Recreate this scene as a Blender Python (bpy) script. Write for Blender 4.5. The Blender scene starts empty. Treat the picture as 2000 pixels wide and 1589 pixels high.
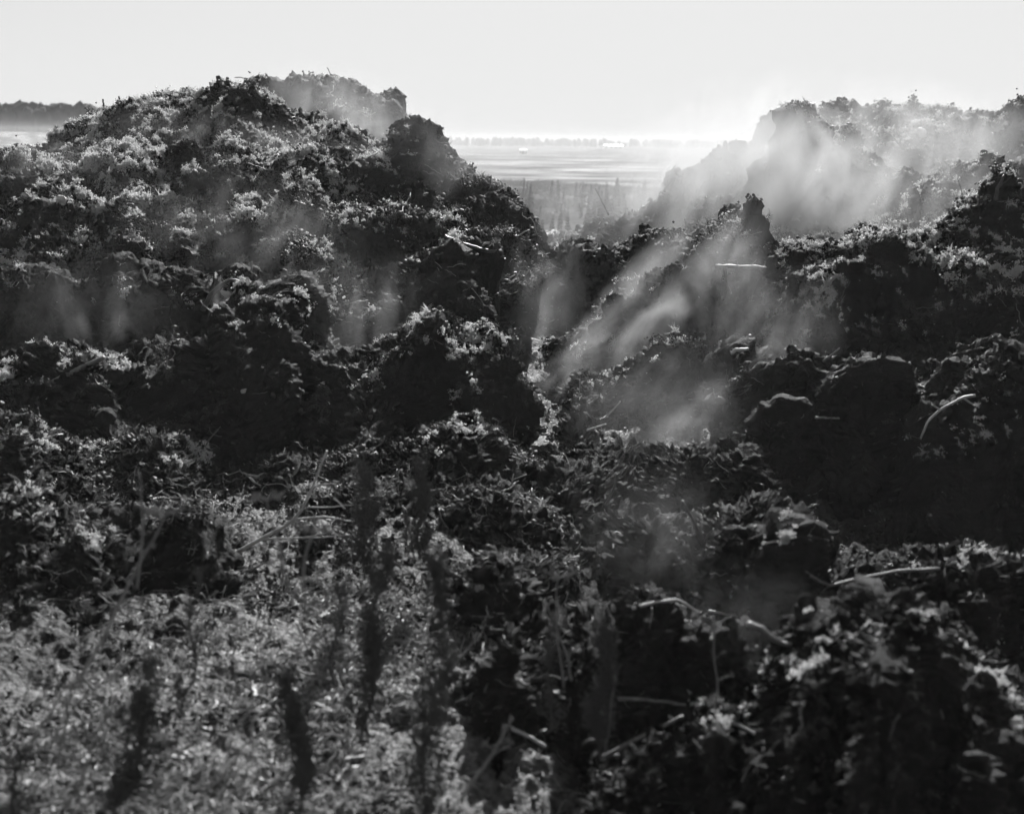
import bpy, math, random
import numpy as np
from mathutils import Vector, Matrix
from mathutils.bvhtree import BVHTree

rng = np.random.default_rng(7)
random.seed(7)
SC = bpy.context.scene
COL = SC.collection

# ------------------------------------------------------------------ camera
FPX = 2605.0                      # focal length in photograph pixels (2000 wide)
CAM = np.array([0.0, 0.0, 3.2])
PITCH = math.atan((794.5 - 268.0) / FPX)
ROLL = math.radians(0.55)
cam_d = bpy.data.cameras.new('camera')
cam_d.sensor_width = 36.0
cam_d.lens = 36.0 * FPX / 2000.0
cam_d.clip_start = 0.05
cam_d.clip_end = 30000
cam_d.dof.use_dof = True
cam_d.dof.focus_distance = 19.5
cam_d.dof.aperture_fstop = 1.4
cam_d.dof.aperture_blades = 0
cam = bpy.data.objects.new('camera', cam_d)
COL.objects.link(cam)
cam.matrix_world = (Matrix.Translation(Vector(CAM)) @ Matrix.Rotation(math.pi / 2 - PITCH, 4, 'X')
                    @ Matrix.Rotation(ROLL, 4, 'Z'))
SC.camera = cam
RM = np.array(cam.matrix_world.to_3x3())

# ------------------------------------------------------------------ sky and sun
SUN_EL, SUN_AZ = math.radians(33), math.radians(9)      # azimuth to the right of straight ahead (+Y)
SKY_LEVEL = 3.55
world = bpy.data.worlds.new('World')
SC.world = world
world.use_nodes = True
nt = world.node_tree
nt.nodes.clear()
sky = nt.nodes.new('ShaderNodeTexSky')
sky.sky_type = 'NISHITA'
sky.sun_disc = False
sky.sun_elevation = SUN_EL
sky.sun_rotation = SUN_AZ
sky.dust_density = 1.0
sky.air_density = 1.0
bw = nt.nodes.new('ShaderNodeSeparateColor')            # black-and-white film behind a red filter
def wmath(op, a, b=None):
    n_ = nt.nodes.new('ShaderNodeMath'); n_.operation = op
    for i_, v_ in enumerate((a, b)):
        if v_ is None: continue
        if isinstance(v_, (int, float)): n_.inputs[i_].default_value = v_
        else: nt.links.new(v_, n_.inputs[i_])
    return n_.outputs[0]
bg = nt.nodes.new('ShaderNodeBackground')
bg.inputs['Strength'].default_value = 0.1
wo = nt.nodes.new('ShaderNodeOutputWorld')
nt.links.new(sky.outputs[0], bw.inputs[0])
ev = wmath('EXPONENT', wmath('MULTIPLY', bw.outputs[0], -1 / 3.5))      # the film's shoulder: bright veil evens out
nt.links.new(wmath('MULTIPLY', wmath('SUBTRACT', 1.0, ev), SKY_LEVEL), bg.inputs['Color'])
nt.links.new(bg.outputs[0], wo.inputs['Surface'])

sun_d = bpy.data.lights.new('sun', 'SUN')
sun_d.energy = 5.0
sun_d.angle = math.radians(0.53)
sun_d.color = (1.0, 1.0, 1.0)
sun = bpy.data.objects.new('sun', sun_d)
COL.objects.link(sun)
to_sun = Vector((math.sin(SUN_AZ) * math.cos(SUN_EL), math.cos(SUN_AZ) * math.cos(SUN_EL), math.sin(SUN_EL)))
sun.rotation_euler = to_sun.to_track_quat('Z', 'Y').to_euler()

SC.view_settings.view_transform = 'Standard'
SC.view_settings.look = 'None'
SC.view_settings.exposure = 1.25
SC.view_settings.gamma = 1.0
SC.view_settings.use_curve_mapping = False
SC.cycles.use_denoising = True
SC.cycles.use_adaptive_sampling = True
SC.cycles.adaptive_threshold = 0.045
SC.cycles.max_bounces = 2
SC.cycles.diffuse_bounces = 1
SC.cycles.glossy_bounces = 0
SC.cycles.transmission_bounces = 1
SC.cycles.transparent_max_bounces = 12
SC.cycles.volume_bounces = 1
SC.cycles.sample_clamp_indirect = 4.0
SC.cycles.volume_max_steps = 256
SC.cycles.volume_step_rate = 1.0

# ------------------------------------------------------------------ pixel <-> place
def ray(px, py):
    px = np.asarray(px, float); py = np.asarray(py, float)
    c = np.stack([px - 1000.0, -(py - 794.5), np.full_like(px, -FPX)], -1)
    return c @ RM.T

def at(px, py, D):
    """point seen at photograph pixel (px, py) whose distance ahead (world Y) is D"""
    r = ray(px, py)
    return CAM + r * (np.asarray(D, float) / r[..., 1])[..., None]

def proj(P):
    c = (np.asarray(P) - CAM) @ RM
    w = np.maximum(-c[..., 2], 1e-3)
    return 1000 + FPX * c[..., 0] / w, 794.5 - FPX * c[..., 1] / w

# ------------------------------------------------------------------ noise
def _h(ix, iy, iz, s):
    h = (ix.astype(np.uint32) * np.uint32(374761393) + iy.astype(np.uint32) * np.uint32(668265263)
         + iz.astype(np.uint32) * np.uint32(2147483647) + np.uint32(s * 974634 + 11))
    h = (h ^ (h >> np.uint32(13))) * np.uint32(1274126177)
    h = (h ^ (h >> np.uint32(16))) * np.uint32(2246822519)
    return h ^ (h >> np.uint32(13))

def perlin(P, seed=0):
    P = np.asarray(P, np.float32)
    i0 = np.floor(P)
    f = P - i0
    i0 = i0.astype(np.int32) + 20000
    u = f * f * f * (f * (f * 6 - 15) + 10)
    out = 0
    for dx in (0, 1):
        wx = u[:, 0] if dx else 1 - u[:, 0]
        for dy in (0, 1):
            wy = u[:, 1] if dy else 1 - u[:, 1]
            for dz in (0, 1):
                wz = u[:, 2] if dz else 1 - u[:, 2]
                h = _h(i0[:, 0] + dx, i0[:, 1] + dy, i0[:, 2] + dz, seed)
                gx = (h & np.uint32(1023)).astype(np.float32) / 511.5 - 1
                gy = ((h >> np.uint32(10)) & np.uint32(1023)).astype(np.float32) / 511.5 - 1
                gz = ((h >> np.uint32(20)) & np.uint32(1023)).astype(np.float32) / 511.5 - 1
                out = out + wx * wy * wz * (gx * (f[:, 0] - dx) + gy * (f[:, 1] - dy) + gz * (f[:, 2] - dz))
    return out * 1.15

def sstep(a, b, x):
    t = np.clip((x - a) / (b - a), 0, 1)
    return t * t * (3 - 2 * t)

# ------------------------------------------------------------------ materials (greys: the picture is black and white)
def mat(name, col, rough=0.6, spec=0.5, trans=0.0, var=None, bump=None, coat=0.0):
    m = bpy.data.materials.new(name)
    m.use_nodes = True
    n = m.node_tree
    p = n.nodes['Principled BSDF']
    p.inputs['Base Color'].default_value = (col, col, col, 1)
    p.inputs['Roughness'].default_value = rough
    p.inputs['Specular IOR Level'].default_value = spec
    if coat:
        p.inputs['Coat Weight'].default_value = coat
        p.inputs['Coat Roughness'].default_value = 0.2
    tc = n.nodes.new('ShaderNodeTexCoord')
    if var:                                   # (scale, low, high): patches of the stuff itself
        tx = n.nodes.new('ShaderNodeTexNoise')
        tx.inputs['Scale'].default_value = var[0]
        tx.inputs['Detail'].default_value = 5
        tx.inputs['Roughness'].default_value = 0.65
        n.links.new(tc.outputs['Object'], tx.inputs['Vector'])
        mr = n.nodes.new('ShaderNodeMapRange')
        mr.inputs['From Min'].default_value = 0.32
        mr.inputs['From Max'].default_value = 0.72
        mr.inputs['To Min'].default_value = var[1]
        mr.inputs['To Max'].default_value = var[2]
        n.links.new(tx.outputs['Fac'], mr.inputs['Value'])
        n.links.new(mr.outputs[0], p.inputs['Base Color'])
    if bump:                                  # (scale, strength, distance)
        bx = n.nodes.new('ShaderNodeTexNoise')
        bx.inputs['Scale'].default_value = bump[0]
        bx.inputs['Detail'].default_value = 7
        bx.inputs['Roughness'].default_value = 0.7
        n.links.new(tc.outputs['Object'], bx.inputs['Vector'])
        b = n.nodes.new('ShaderNodeBump')
        b.inputs['Strength'].default_value = bump[1]
        b.inputs['Distance'].default_value = bump[2]
        n.links.new(bx.outputs['Fac'], b.inputs['Height'])
        n.links.new(b.outputs[0], p.inputs['Normal'])
    if trans:
        t = n.nodes.new('ShaderNodeBsdfTranslucent')
        t.inputs['Color'].default_value = (col, col, col, 1)
        mx = n.nodes.new('ShaderNodeMixShader')
        mx.inputs[0].default_value = trans
        n.links.new(p.outputs[0], mx.inputs[1])
        n.links.new(t.outputs[0], mx.inputs[2])
        n.links.new(mx.outputs[0], n.nodes['Material Output'].inputs['Surface'])
    return m

M = {
    'peat': mat('peat', 0.02, 0.7, 0.1, var=(2.2, 0.006, 0.022), bump=(26, 1.0, 0.07)),
    'crumb': mat('peat_crumb', 0.03, 0.65, 0.25, var=(9, 0.018, 0.08)),
    'fibre': mat('dark_fibre', 0.06, 0.42, 0.4, trans=0.35, var=(3, 0.03, 0.14)),
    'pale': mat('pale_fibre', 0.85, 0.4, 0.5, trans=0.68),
    'chip': mat('litter_chip', 0.3, 0.5, 0.4, trans=0.3, var=(5, 0.04, 0.4)),
    'wood': mat('weathered_wood', 0.16, 0.55, 0.4, var=(14, 0.07, 0.22), bump=(60, 0.5, 0.01)),
    'palewood': mat('bleached_wood', 0.4, 0.5, 0.4, var=(14, 0.25, 0.5), bump=(60, 0.4, 0.01)),
    'darkwood': mat('wet_dark_wood', 0.05, 0.5, 0.5, var=(14, 0.02, 0.08), bump=(60, 0.5, 0.01)),
    'weed': mat('dry_seed_heads', 0.1, 0.6, 0.2, trans=0.4),
    'stem': mat('dry_pale_stem', 0.2, 0.5, 0.4, trans=0.1),
    'straw': mat('straw', 0.5, 0.5, 0.4, trans=0.25, var=(6, 0.12, 0.5)),
    'leaf': mat('dry_leaf', 0.12, 0.5, 0.4, trans=0.4),
    'stone': mat('pale_stone', 0.45, 0.6, 0.4, var=(12, 0.3, 0.55), bump=(40, 0.4, 0.01)),
    'conifer': mat('conifer_needles', 0.025, 0.7, 0.2, trans=0.15),
    'scrub': mat('pale_scrub', 0.13, 0.8, 0.1, trans=0.2),
    'bark': mat('conifer_bark', 0.07, 0.8, 0.2),
    'wall': mat('white_cladding', 0.8, 0.5, 0.4),
    'roof': mat('white_metal_roof', 0.8, 0.35, 0.5),
    'dark': mat('dark_opening', 0.03, 0.5, 0.4),
    'wood_far': mat('far_wood_foliage', 0.06, 0.9, 0.1, var=(0.05, 0.04, 0.09)),
}

# ------------------------------------------------------------------ mesh helpers
def fast_mesh(name, V, F, m, smooth=True):
    V = np.asarray(V, np.float32); F = np.asarray(F, np.int32)
    me = bpy.data.meshes.new(name)
    k = F.shape[1]
    me.vertices.add(len(V)); me.vertices.foreach_set('co', V.ravel())
    me.loops.add(F.size); me.loops.foreach_set('vertex_index', F.ravel())
    me.polygons.add(len(F))
    me.polygons.foreach_set('loop_start', np.arange(0, F.size, k, dtype=np.int32))
    me.polygons.foreach_set('use_smooth', np.full(len(F), smooth))
    me.update(calc_edges=True)
    if m is not None:
        me.materials.append(m)
    return me

def link(name, me, parent=None, **props):
    o = bpy.data.objects.new(name, me)
    COL.objects.link(o)
    if parent is not None:
        o.parent = parent
    for k, v in props.items():
        if v is not None:
            o[k] = v
    return o

def empty(name, loc, label, category, group=None):
    o = bpy.data.objects.new(name, None)
    COL.objects.link(o)
    o.location = loc
    o.empty_display_size = 0.1
    o['label'] = label; o['category'] = category
    if group:
        o['group'] = group
    return o

def gridF(nu, nv):
    a = np.arange(nu * nv).reshape(nu, nv)
    return np.stack([a[:-1, :-1], a[1:, :-1], a[1:, 1:], a[:-1, 1:]], -1).reshape(-1, 4)

def gnormals(G):
    du = np.gradient(G, axis=0); dv = np.gradient(G, axis=1)
    n = np.cross(du, dv)
    n /= np.maximum(np.linalg.norm(n, axis=-1, keepdims=True), 1e-9)
    return n

# ------------------------------------------------------------------ ground: one sheet to the horizon
def zbase(x, y):
    z = -0.22 + 1.0 * sstep(14, 28, y) - 8.3 * sstep(33, 80, y)
    z = z - 0.4 * sstep(-0.4, 0.9, x) * sstep(15, 12, y)          # dug lower on the right
    z = z + 11.0 * sstep(-110, -270, x) * sstep(200, 760, y)      # the plain climbs toward the wood on the left
    return z

def rough(P, N, amp, up, fine=1.0):
    """clods, crumbs and fibres of dug peat: displacement along the normal"""
    W = P + 0.10 * np.stack([perlin(P * 3.1, 8), perlin(P * 3.1, 9), perlin(P * 3.1, 10)], -1)      # warp: no straight creases
    d = 0.06 + 0.16 * perlin(P * 1.3, 1)
    d += amp * 0.20 * np.abs(perlin(W * 2.9, 2))
    d += amp * 0.17 * np.abs(perlin(W * 6.5, 3))
    d += amp * (0.5 + 0.5 * fine) * 0.13 * np.abs(perlin(W * 13.0, 4))
    d += amp * fine * 0.065 * perlin(P * 25.0, 5)
    return d

SURF = []          # (points, normals, weight) of every rough surface, for scattering
BV, BF = [], []    # coarse copy for ray tests

CREST = []
SAREA = []
SNAME = []         # (first face, short name) of every coarse surface
def add_surface(G, N, w, short='litter-strewn ground', crest=0.12):
    ga = np.cross(np.gradient(G, axis=0), np.gradient(G, axis=1)); SAREA.append((np.linalg.norm(ga, axis=-1) / np.maximum(G[..., 1], 4) ** 2).ravel())
    CREST.append(np.broadcast_to(crest, G.shape[:2]).ravel().copy())
    SURF.append((G.reshape(-1, 3).copy(), N.reshape(-1, 3).copy(), np.broadcast_to(w, G.shape[:2]).ravel().copy()))
    s = G[::3, ::3]
    off = sum(len(b) for b in BV)
    SNAME.append((sum(len(b) for b in BF), short))
    BV.append(s.reshape(-1, 3)); BF.append(gridF(*s.shape[:2]) + off)

def build_ground():
    ang = np.concatenate([np.linspace(-180, -32, 40)[:-1], np.linspace(-32, 32, 520), np.linspace(32, 180, 40)[1:]])
    d = np.concatenate([np.linspace(0.3, 5.0, 24)[:-1], 5.0 * np.exp(np.linspace(0, math.log(36 / 5.0), 560))[:-1],
                        36 * np.exp(np.linspace(0, math.log(9000 / 36), 90))])
    A, Dm = np.meshgrid(np.radians(ang), d, indexing='ij')
    X = Dm * np.sin(A); Y = Dm * np.cos(A)
    Z = zbase(X, Y)
    G = np.stack([X, Y, Z], -1)
    fade = (1 - sstep(33, 42, np.hypot(X, Y))) * sstep(-9, -5, Y)
    P = G.reshape(-1, 3)
    big = perlin(P * np.array([0.35, 0.35, 0]) , 21) * 0.25 + perlin(P * np.array([.9, .9, 0]), 22) * 0.16 - 0.1
    near = (Dm < 60) & (np.abs(A) < 0.8)
    rg = np.zeros(P.shape[0], np.float32)
    idx = np.nonzero(near.ravel())[0]
    rg[idx] = rough(P[idx], None, 0.8, None, 0.3)
    lit = sstep(0.4, -0.6, X) * sstep(10.5, 8.5, Y)       # the chip-covered flat in the left foreground is smoother
    Z2 = Z + fade * (big.reshape(Z.shape) * (1 - 0.6 * lit) + rg.reshape(Z.shape) * (1 - 0.3 * lit))
    G = np.stack([X, Y, Z2], -1)
    me = fast_mesh('ground', G.reshape(-1, 3), gridF(*X.shape), None)
    o = link('ground', me, kind='structure')
    i0, i1 = 39, 39 + 520
    j0, j1 = 23, 23 + 559
    sub = G[i0:i1, j0:j1]
    N = -gnormals(sub); N *= np.sign(N[..., 2:3])
    add_surface(sub, N, 1.0)
    # material: dark peat near, frosted pale field far away
    m = bpy.data.materials.new('peat_and_field'); m.use_nodes = True
    n = m.node_tree; p = n.nodes['Principled BSDF']
    p.inputs['Roughness'].default_value = 0.6
    tc = n.nodes.new('ShaderNodeTexCoord')
    sx = n.nodes.new('ShaderNodeSeparateXYZ'); n.links.new(tc.outputs['Object'], sx.inputs[0])
    def noise(scale, detail, vec=None):
        t = n.nodes.new('ShaderNodeTexNoise'); t.inputs['Scale'].default_value = scale; t.inputs['Detail'].default_value = detail
        n.links.new(vec or tc.outputs['Object'], t.inputs['Vector']); return t.outputs['Fac']
    def mr(v, a, b, c, d):
        r = n.nodes.new('ShaderNodeMapRange'); n.links.new(v, r.inputs['Value'])
        for k, q in zip(('From Min', 'From Max', 'To Min', 'To Max'), (a, b, c, d)): r.inputs[k].default_value = q
        return r.outputs[0]
    def mix(f, a, b):
        x = n.nodes.new('ShaderNodeMix'); x.data_type = 'FLOAT'
        n.links.new(f, x.inputs[0]); n.links.new(a, x.inputs[2]); n.links.new(b, x.inputs[3]); return x.outputs[0]
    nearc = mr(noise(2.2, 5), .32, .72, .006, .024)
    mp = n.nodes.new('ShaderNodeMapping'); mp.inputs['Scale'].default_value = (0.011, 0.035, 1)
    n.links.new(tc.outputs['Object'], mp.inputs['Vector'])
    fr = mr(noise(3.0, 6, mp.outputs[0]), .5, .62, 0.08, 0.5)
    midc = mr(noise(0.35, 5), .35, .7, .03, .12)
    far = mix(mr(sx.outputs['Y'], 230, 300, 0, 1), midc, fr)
    # dry straw-coloured litter lies on the left foreground flat, with an uneven edge
    wob_ = mr(noise(0.8, 4), .3, .7, -1.2, 1.2)
    def add(a_, b_, op='ADD'):
        k_ = n.nodes.new('ShaderNodeMath'); k_.operation = op
        for i_, v_ in enumerate((a_, b_)):
            if isinstance(v_, (int, float)): k_.inputs[i_].default_value = v_
            else: n.links.new(v_, k_.inputs[i_])
        return k_.outputs[0]
    dry = add(mr(add(sx.outputs['X'], wob_), 0.2, -0.5, 0, 1), mr(add(sx.outputs['Y'], wob_), 8.8, 7.7, 0, 1), 'MULTIPLY')
    nearc = mix(dry, nearc, mr(noise(14, 6), .3, .7, .025, .15))
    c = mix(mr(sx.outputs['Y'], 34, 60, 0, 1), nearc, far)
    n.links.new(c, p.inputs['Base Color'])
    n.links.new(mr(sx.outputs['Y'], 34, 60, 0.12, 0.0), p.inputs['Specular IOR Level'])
    b = n.nodes.new('ShaderNodeBump'); b.inputs['Strength'].default_value = 1.0; b.inputs['Distance'].default_value = 0.04
    n.links.new(noise(30, 8), b.inputs['Height']); n.links.new(b.outputs[0], p.inputs['Normal'])
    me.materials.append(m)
    return o

build_ground()

# ------------------------------------------------------------------ the heaps
PROF = {   # (depth offset: -1 front foot .. 0 crest .. 1 back foot, height 0..1)
    'cliff': [(-1, -.25), (-.8, .05), (-.55, .22), (-.36, .55), (-.24, .86), (-.12, .97), (0, 1), (.15, .96), (.3, .9), (.5, .75), (.7, .55), (1, -.1)],
    'slope': [(-1, -.2), (-.8, .08), (-.55, .36), (-.32, .66), (-.15, .9), (0, 1), (.15, .95), (.3, .88), (.5, .7), (.7, .5), (1, -.1)],
    'block': [(-1, -.3), (-.85, .0), (-.72, .45), (-.62, .82), (-.42, .97), (0, 1), (.2, .98), (.45, .92), (.8, .5), (1, -.2)],
}
HEAPS = []

def heap(label, pts, D, front, back, prof='cliff', amp=1.0, low=None, px=4.5, Ds=None, name='peat_heap', scat=1.0, tuft=0.05, lump=1.0):
    if D < 14: lump *= 0.5
    pts = np.array(pts, float)
    u0, u1 = pts[0, 0], pts[-1, 0]
    nu = int((u1 - u0) / px) + 2
    U = np.linspace(u0, u1, nu)
    PY = np.interp(U, pts[:, 0], pts[:, 1])
    k = np.hanning(9); k /= k.sum()
    PY = np.convolve(np.pad(PY, 4, mode='edge'), k, 'valid')
    Dm = np.full(nu, float(D)) if Ds is None else np.interp(U, [d[0] for d in Ds], [d[1] for d in Ds])
    Dm = Dm + perlin(np.stack([U / 130.0, np.full(nu, D), np.zeros(nu)], -1), 31) * 1.5
    q1 = np.stack([U / 85.0, np.full(nu, D * 1.3), np.full(nu, .5)], -1)
    PY = PY + lump * (perlin(q1, 33) * 26 + perlin(q1 * [2.7, 1, 1], 34) * 13)
    C = at(U, PY, Dm)
    pr = np.array(PROF[prof])
    # resample the profile evenly in size
    zb = zbase(C[:, 0], C[:, 1]) - 0.15 if low is None else np.full(nu, low)
    H = C[:, 2] - zb
    Hm = max(np.median(H), 0.4)
    seg = np.hypot(np.diff(pr[:, 0]) * np.where(pr[:-1, 0] < 0, front, back), np.diff(pr[:, 1]) * Hm)
    dens = np.where(pr[:-1, 0] < 0.28, 1.0, np.where(pr[:-1, 0] < .65, 0.6, 0.25))
    L = np.concatenate([[0], np.cumsum(seg * dens)])
    pxm = D / FPX * px
    nv = int(L[-1] / pxm) + 8
    T = np.linspace(0, L[-1], nv)
    pd = np.interp(T, L, pr[:, 0]); pz = np.interp(T, L, pr[:, 1])
    k = np.hanning(7); k /= k.sum()
    pd = np.convolve(np.pad(pd, 3, mode='edge'), k, 'valid'); pz = np.convolve(np.pad(pz, 3, mode='edge'), k, 'valid')
    fv = 1 + 0.75 * lump * perlin(np.stack([U / 110.0, np.full(nu, D), np.full(nu, 3.3)], -1), 35)
    off = np.where(pd[None, :] < 0, pd[None, :] * front * fv[:, None], pd[None, :] * back)
    Y = C[:, 1][:, None] + off
    X = C[:, 0][:, None] * (Y / C[:, 1][:, None])
    Z = zb[:, None] + H[:, None] * pz[None, :]
    G = np.stack([X, Y, Z], -1)
    N = gnormals(G); 
    if N[nu // 2, nv // 3][1] > 0: N = -N
    P = G.reshape(-1, 3)
    # broad lumps, mostly horizontal so the crest keeps its outline
    b1 = (perlin(P * 0.8, 41) * (0.35 + 0.3 * lump) + perlin(P * 1.7, 42) * (0.2 + 0.3 * lump)).reshape(nu, nv)
    G = G + N * (b1 * np.minimum(1.0, Hm / 1.5) * 0.8)[..., None]
    N = gnormals(G)
    if N[nu // 2, nv // 3][1] > 0: N = -N
    P = G.reshape(-1, 3)
    d = rough(P, N, amp, None).reshape(nu, nv)
    # a dug face is combed by the digger's bucket: upright ribs, less crumb
    face = sstep(0.55, 0.2, N[..., 2]) * sstep(0.1, -0.1, pd)[None, :]
    rib = np.abs(perlin(P * np.array([7.0, 7.0, 0.9]), 6)).reshape(nu, nv) * 0.12 + np.abs(perlin(P * np.array([18., 18., 2.5]), 7)).reshape(nu, nv) * 0.05
    d = d * (1 - 0.22 * face) + 0.7 * rib * face
    d = d - 0.16 * amp
    G = G + N * d[..., None]
    N = gnormals(G)
    if N[nu // 2, nv // 3][1] > 0: N = -N
    me = fast_mesh(name, G.reshape(-1, 3), gridF(nu, nv), M['peat'])
    o = link(name, me, label=label, category='heap')
    w = np.where(pd < 0.4, 1.0, 0.3)[None, :] * scat * (0.35 + 0.65 * np.clip(N[..., 2] * 1.8 + 0.35, 0, 1))
    add_surface(G, N, w, label, (tuft + np.exp(-(np.clip(pd - .03, -9, 9) / np.where(pd < 0, .22, .16)) ** 2))[None, :])
    HEAPS.append(o)
    return o

# left side, back to front
heap('hazy flat-topped peat heap furthest back, rising behind the big left heap',
     [(440, 330), (480, 200), (492, 155), (520, 150), (560, 160), (640, 160), (700, 167), (722, 182), (760, 182), (780, 200), (790, 260), (830, 340)], 30, 2.5, 5, 'block', lump=.3)
heap('highest crest of the big left peat heap, against the sky beside the far wood',
     [(-260, 340), (0, 312), (60, 305), (130, 272), (180, 232), (250, 196), (340, 194), (410, 188), (432, 174), (500, 176), (540, 200), (575, 220), (640, 240), (700, 262), (740, 300), (800, 360)],
     25, 5.5, 5, 'slope', lump=.3, px=4.0, low=2.05, tuft=.5, scat=2)
heap('pointed right shoulder of the left peat heap, falling away toward the distant field',
     [(640, 330), (700, 300), (755, 268), (800, 236), (850, 262), (880, 298), (905, 330), (950, 350), (990, 385), (1020, 432), (1045, 475), (1065, 540)], 23, 4.2, 4, 'slope', lump=.3, px=4.0, low=1.2, tuft=.3, scat=1.6)
heap('crusted bench of peat below the top crest of the left heap',
     [(-260, 330), (0, 318), (80, 312), (150, 326), (220, 306), (300, 300), (370, 292), (430, 300), (500, 325), (560, 335), (640, 322), (700, 334), (740, 325), (770, 350), (830, 375), (900, 405), (960, 435), (990, 475), (1015, 540)],
     21.8, 3.0, 4, 'slope', px=4.0, low=1.75, tuft=.5, scat=2)
heap('middle bench of the left heap with pale tufts above a dark dug face',
     [(-260, 410), (0, 394), (50, 392), (120, 399), (190, 376), (260, 395), (320, 398), (380, 404), (440, 414), (480, 400), (540, 414), (600, 434), (680, 455), (780, 445), (880, 435), (910, 475), (960, 500), (1000, 580)],
     19.9, 1.6, 4, 'cliff', px=4.0, low=0.9)
heap('steaming lower bench of the left heap topped with bright fluffy clumps',
     [(-260, 520), (0, 524), (40, 514), (90, 529), (130, 568), (190, 556), (250, 526), (310, 545), (350, 535), (410, 564), (440, 549), (480, 545), (520, 566), (600, 526), (640, 565), (700, 585), (740, 594), (780, 575), (830, 545), (880, 540), (940, 590), (970, 680)],
     17.3, 1.6, 4, 'cliff', px=4.0, low=0.2)
heap('narrow upright block of dark peat at the right end of the left heap',
     [(815, 640), (845, 540), (868, 486), (900, 474), (935, 490), (946, 530), (955, 690)], 18.2, 1.4, 2.5, 'block', px=4.0)
heap('long dark peat slope in shade at the foot of the left heap',
     [(-260, 690), (0, 726), (60, 706), (120, 698), (200, 716), (280, 700), (380, 650), (420, 655), (480, 612), (530, 600), (560, 650), (600, 696), (680, 705), (780, 648), (840, 628), (900, 655), (960, 650), (1000, 695), (1012, 745), (1040, 830)],
     15.0, 1.7, 3.5, 'slope', amp=0.9, scat=1.4, lump=1.4)
heap('low crumbly peat bank across the left middle ground, under the shaded slope',
     [(-260, 830), (0, 842), (80, 852), (150, 882), (260, 868), (340, 884), (420, 908), (560, 905), (680, 900), (800, 880), (880, 840), (960, 850), (1010, 890), (1040, 960)],
     12.8, 1.6, 2.5, 'slope')
heap('small tussock-like peat bank at the left edge above the litter',
     [(-260, 960), (0, 985), (90, 1000), (180, 1060), (260, 1040), (350, 1010), (400, 1030), (430, 1110), (470, 1200)], 10.0, 1.4, 2, 'slope', amp=0.8)
# middle
heap('pale fog-veiled ridge of peat closing the gap toward the distant trees',
     [(1000, 540), (1050, 484), (1110, 472), (1160, 458), (1185, 434), (1230, 430), (1260, 414), (1290, 375), (1310, 340), (1350, 325), (1400, 300), (1450, 295), (1500, 285), (1600, 300), (1700, 360)], 27, 4, 5, 'slope', lump=.3)
heap('round-shouldered peat block standing in the middle of the gap',
     [(1078, 720), (1086, 570), (1100, 526), (1130, 500), (1180, 495), (1230, 486), (1260, 460), (1310, 455), (1345, 485), (1400, 560)], 21.5, 2, 3, 'block', px=4.0)
heap('humped dark peat ridge below the round-shouldered block',
     [(1075, 740), (1110, 690), (1150, 650), (1200, 590), (1240, 536), (1300, 520), (1350, 510), (1385, 505), (1410, 540), (1450, 640)], 18.5, 2.4, 3, 'cliff', px=4.0)
heap('slanting peat ridge running down to the left through the steam',
     [(990, 890), (1030, 840), (1080, 778), (1150, 748), (1250, 706), (1330, 668), (1390, 630), (1420, 640), (1470, 740)], 16.3, 2.2, 2.5, 'cliff', px=4.0)
heap('tall upright peat block holding the bare crossed branch',
     [(1378, 720), (1390, 560), (1398, 480), (1410, 414), (1440, 406), (1485, 412), (1510, 475), (1560, 500), (1620, 560)], 19.0, 1.6, 3, 'block', px=4.0)
# right
heap('hazy peat heap on the right skyline, almost lost in bright steam',
     [(1340, 420), (1420, 340), (1480, 290), (1510, 255), (1570, 212), (1660, 196), (1700, 207), (1760, 209), (1830, 211), (1900, 222), (1960, 226), (2000, 230), (2260, 240)], 28, 6, 6, 'slope', lump=.3, low=1.7, tuft=.4)
heap('dark corner of a peat heap at the right edge below the skyline',
     [(1800, 360), (1880, 290), (1950, 248), (2000, 226), (2260, 190)], 26.5, 4, 4, 'slope', low=1.9)
heap('tower-like peat block dim behind the steam, right of the gap',
     [(1380, 520), (1440, 440), (1485, 350), (1530, 296), (1565, 252), (1605, 244), (1645, 258), (1700, 300), (1760, 340), (1850, 380), (1950, 420)], 24, 2.6, 4, 'slope', low=1.0)
heap('long dark peat bank climbing to the right edge behind the pale tufts',
     [(1640, 520), (1700, 440), (1780, 385), (1850, 350), (1920, 335), (1960, 320), (2000, 314), (2260, 290)], 22, 2.2, 4, 'cliff', px=4.0, low=1.4, tuft=.2, scat=1.5)
heap('right-hand peat heap with bright tufted crest and a deep shaded face',
     [(1470, 600), (1510, 506), (1560, 481), (1610, 475), (1660, 485), (1690, 460), (1740, 445), (1790, 465), (1830, 485), (1850, 445), (1890, 405), (1930, 385), (2000, 395), (2260, 380)],
     18.3, 2.7, 4, 'slope', px=4.0, low=0.3, tuft=.12, scat=1.8, lump=1.3)
heap('broad bare peat slope in deep shade filling the right side',
     [(1385, 820), (1410, 730), (1480, 690), (1600, 700), (1700, 700), (1800, 690), (1900, 660), (2000, 650), (2260, 640)], 14.9, 1.9, 3, 'slope', amp=0.9, scat=1.5, lump=1.9)
heap('peat ledge at the right edge heaped with sparkling pale clumps',
     [(1740, 960), (1775, 870), (1800, 822), (1850, 788), (1900, 772), (1950, 726), (2000, 706), (2260, 690)], 13.4, 1.4, 2.5, 'cliff')
heap('low peat ridge with ragged crest at the foot of the steam',
     [(1060, 960), (1180, 926), (1250, 916), (1320, 888), (1345, 878), (1400, 896), (1470, 886), (1500, 935), (1560, 1000)], 13.0, 1.8, 2.5, 'cliff')
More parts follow.
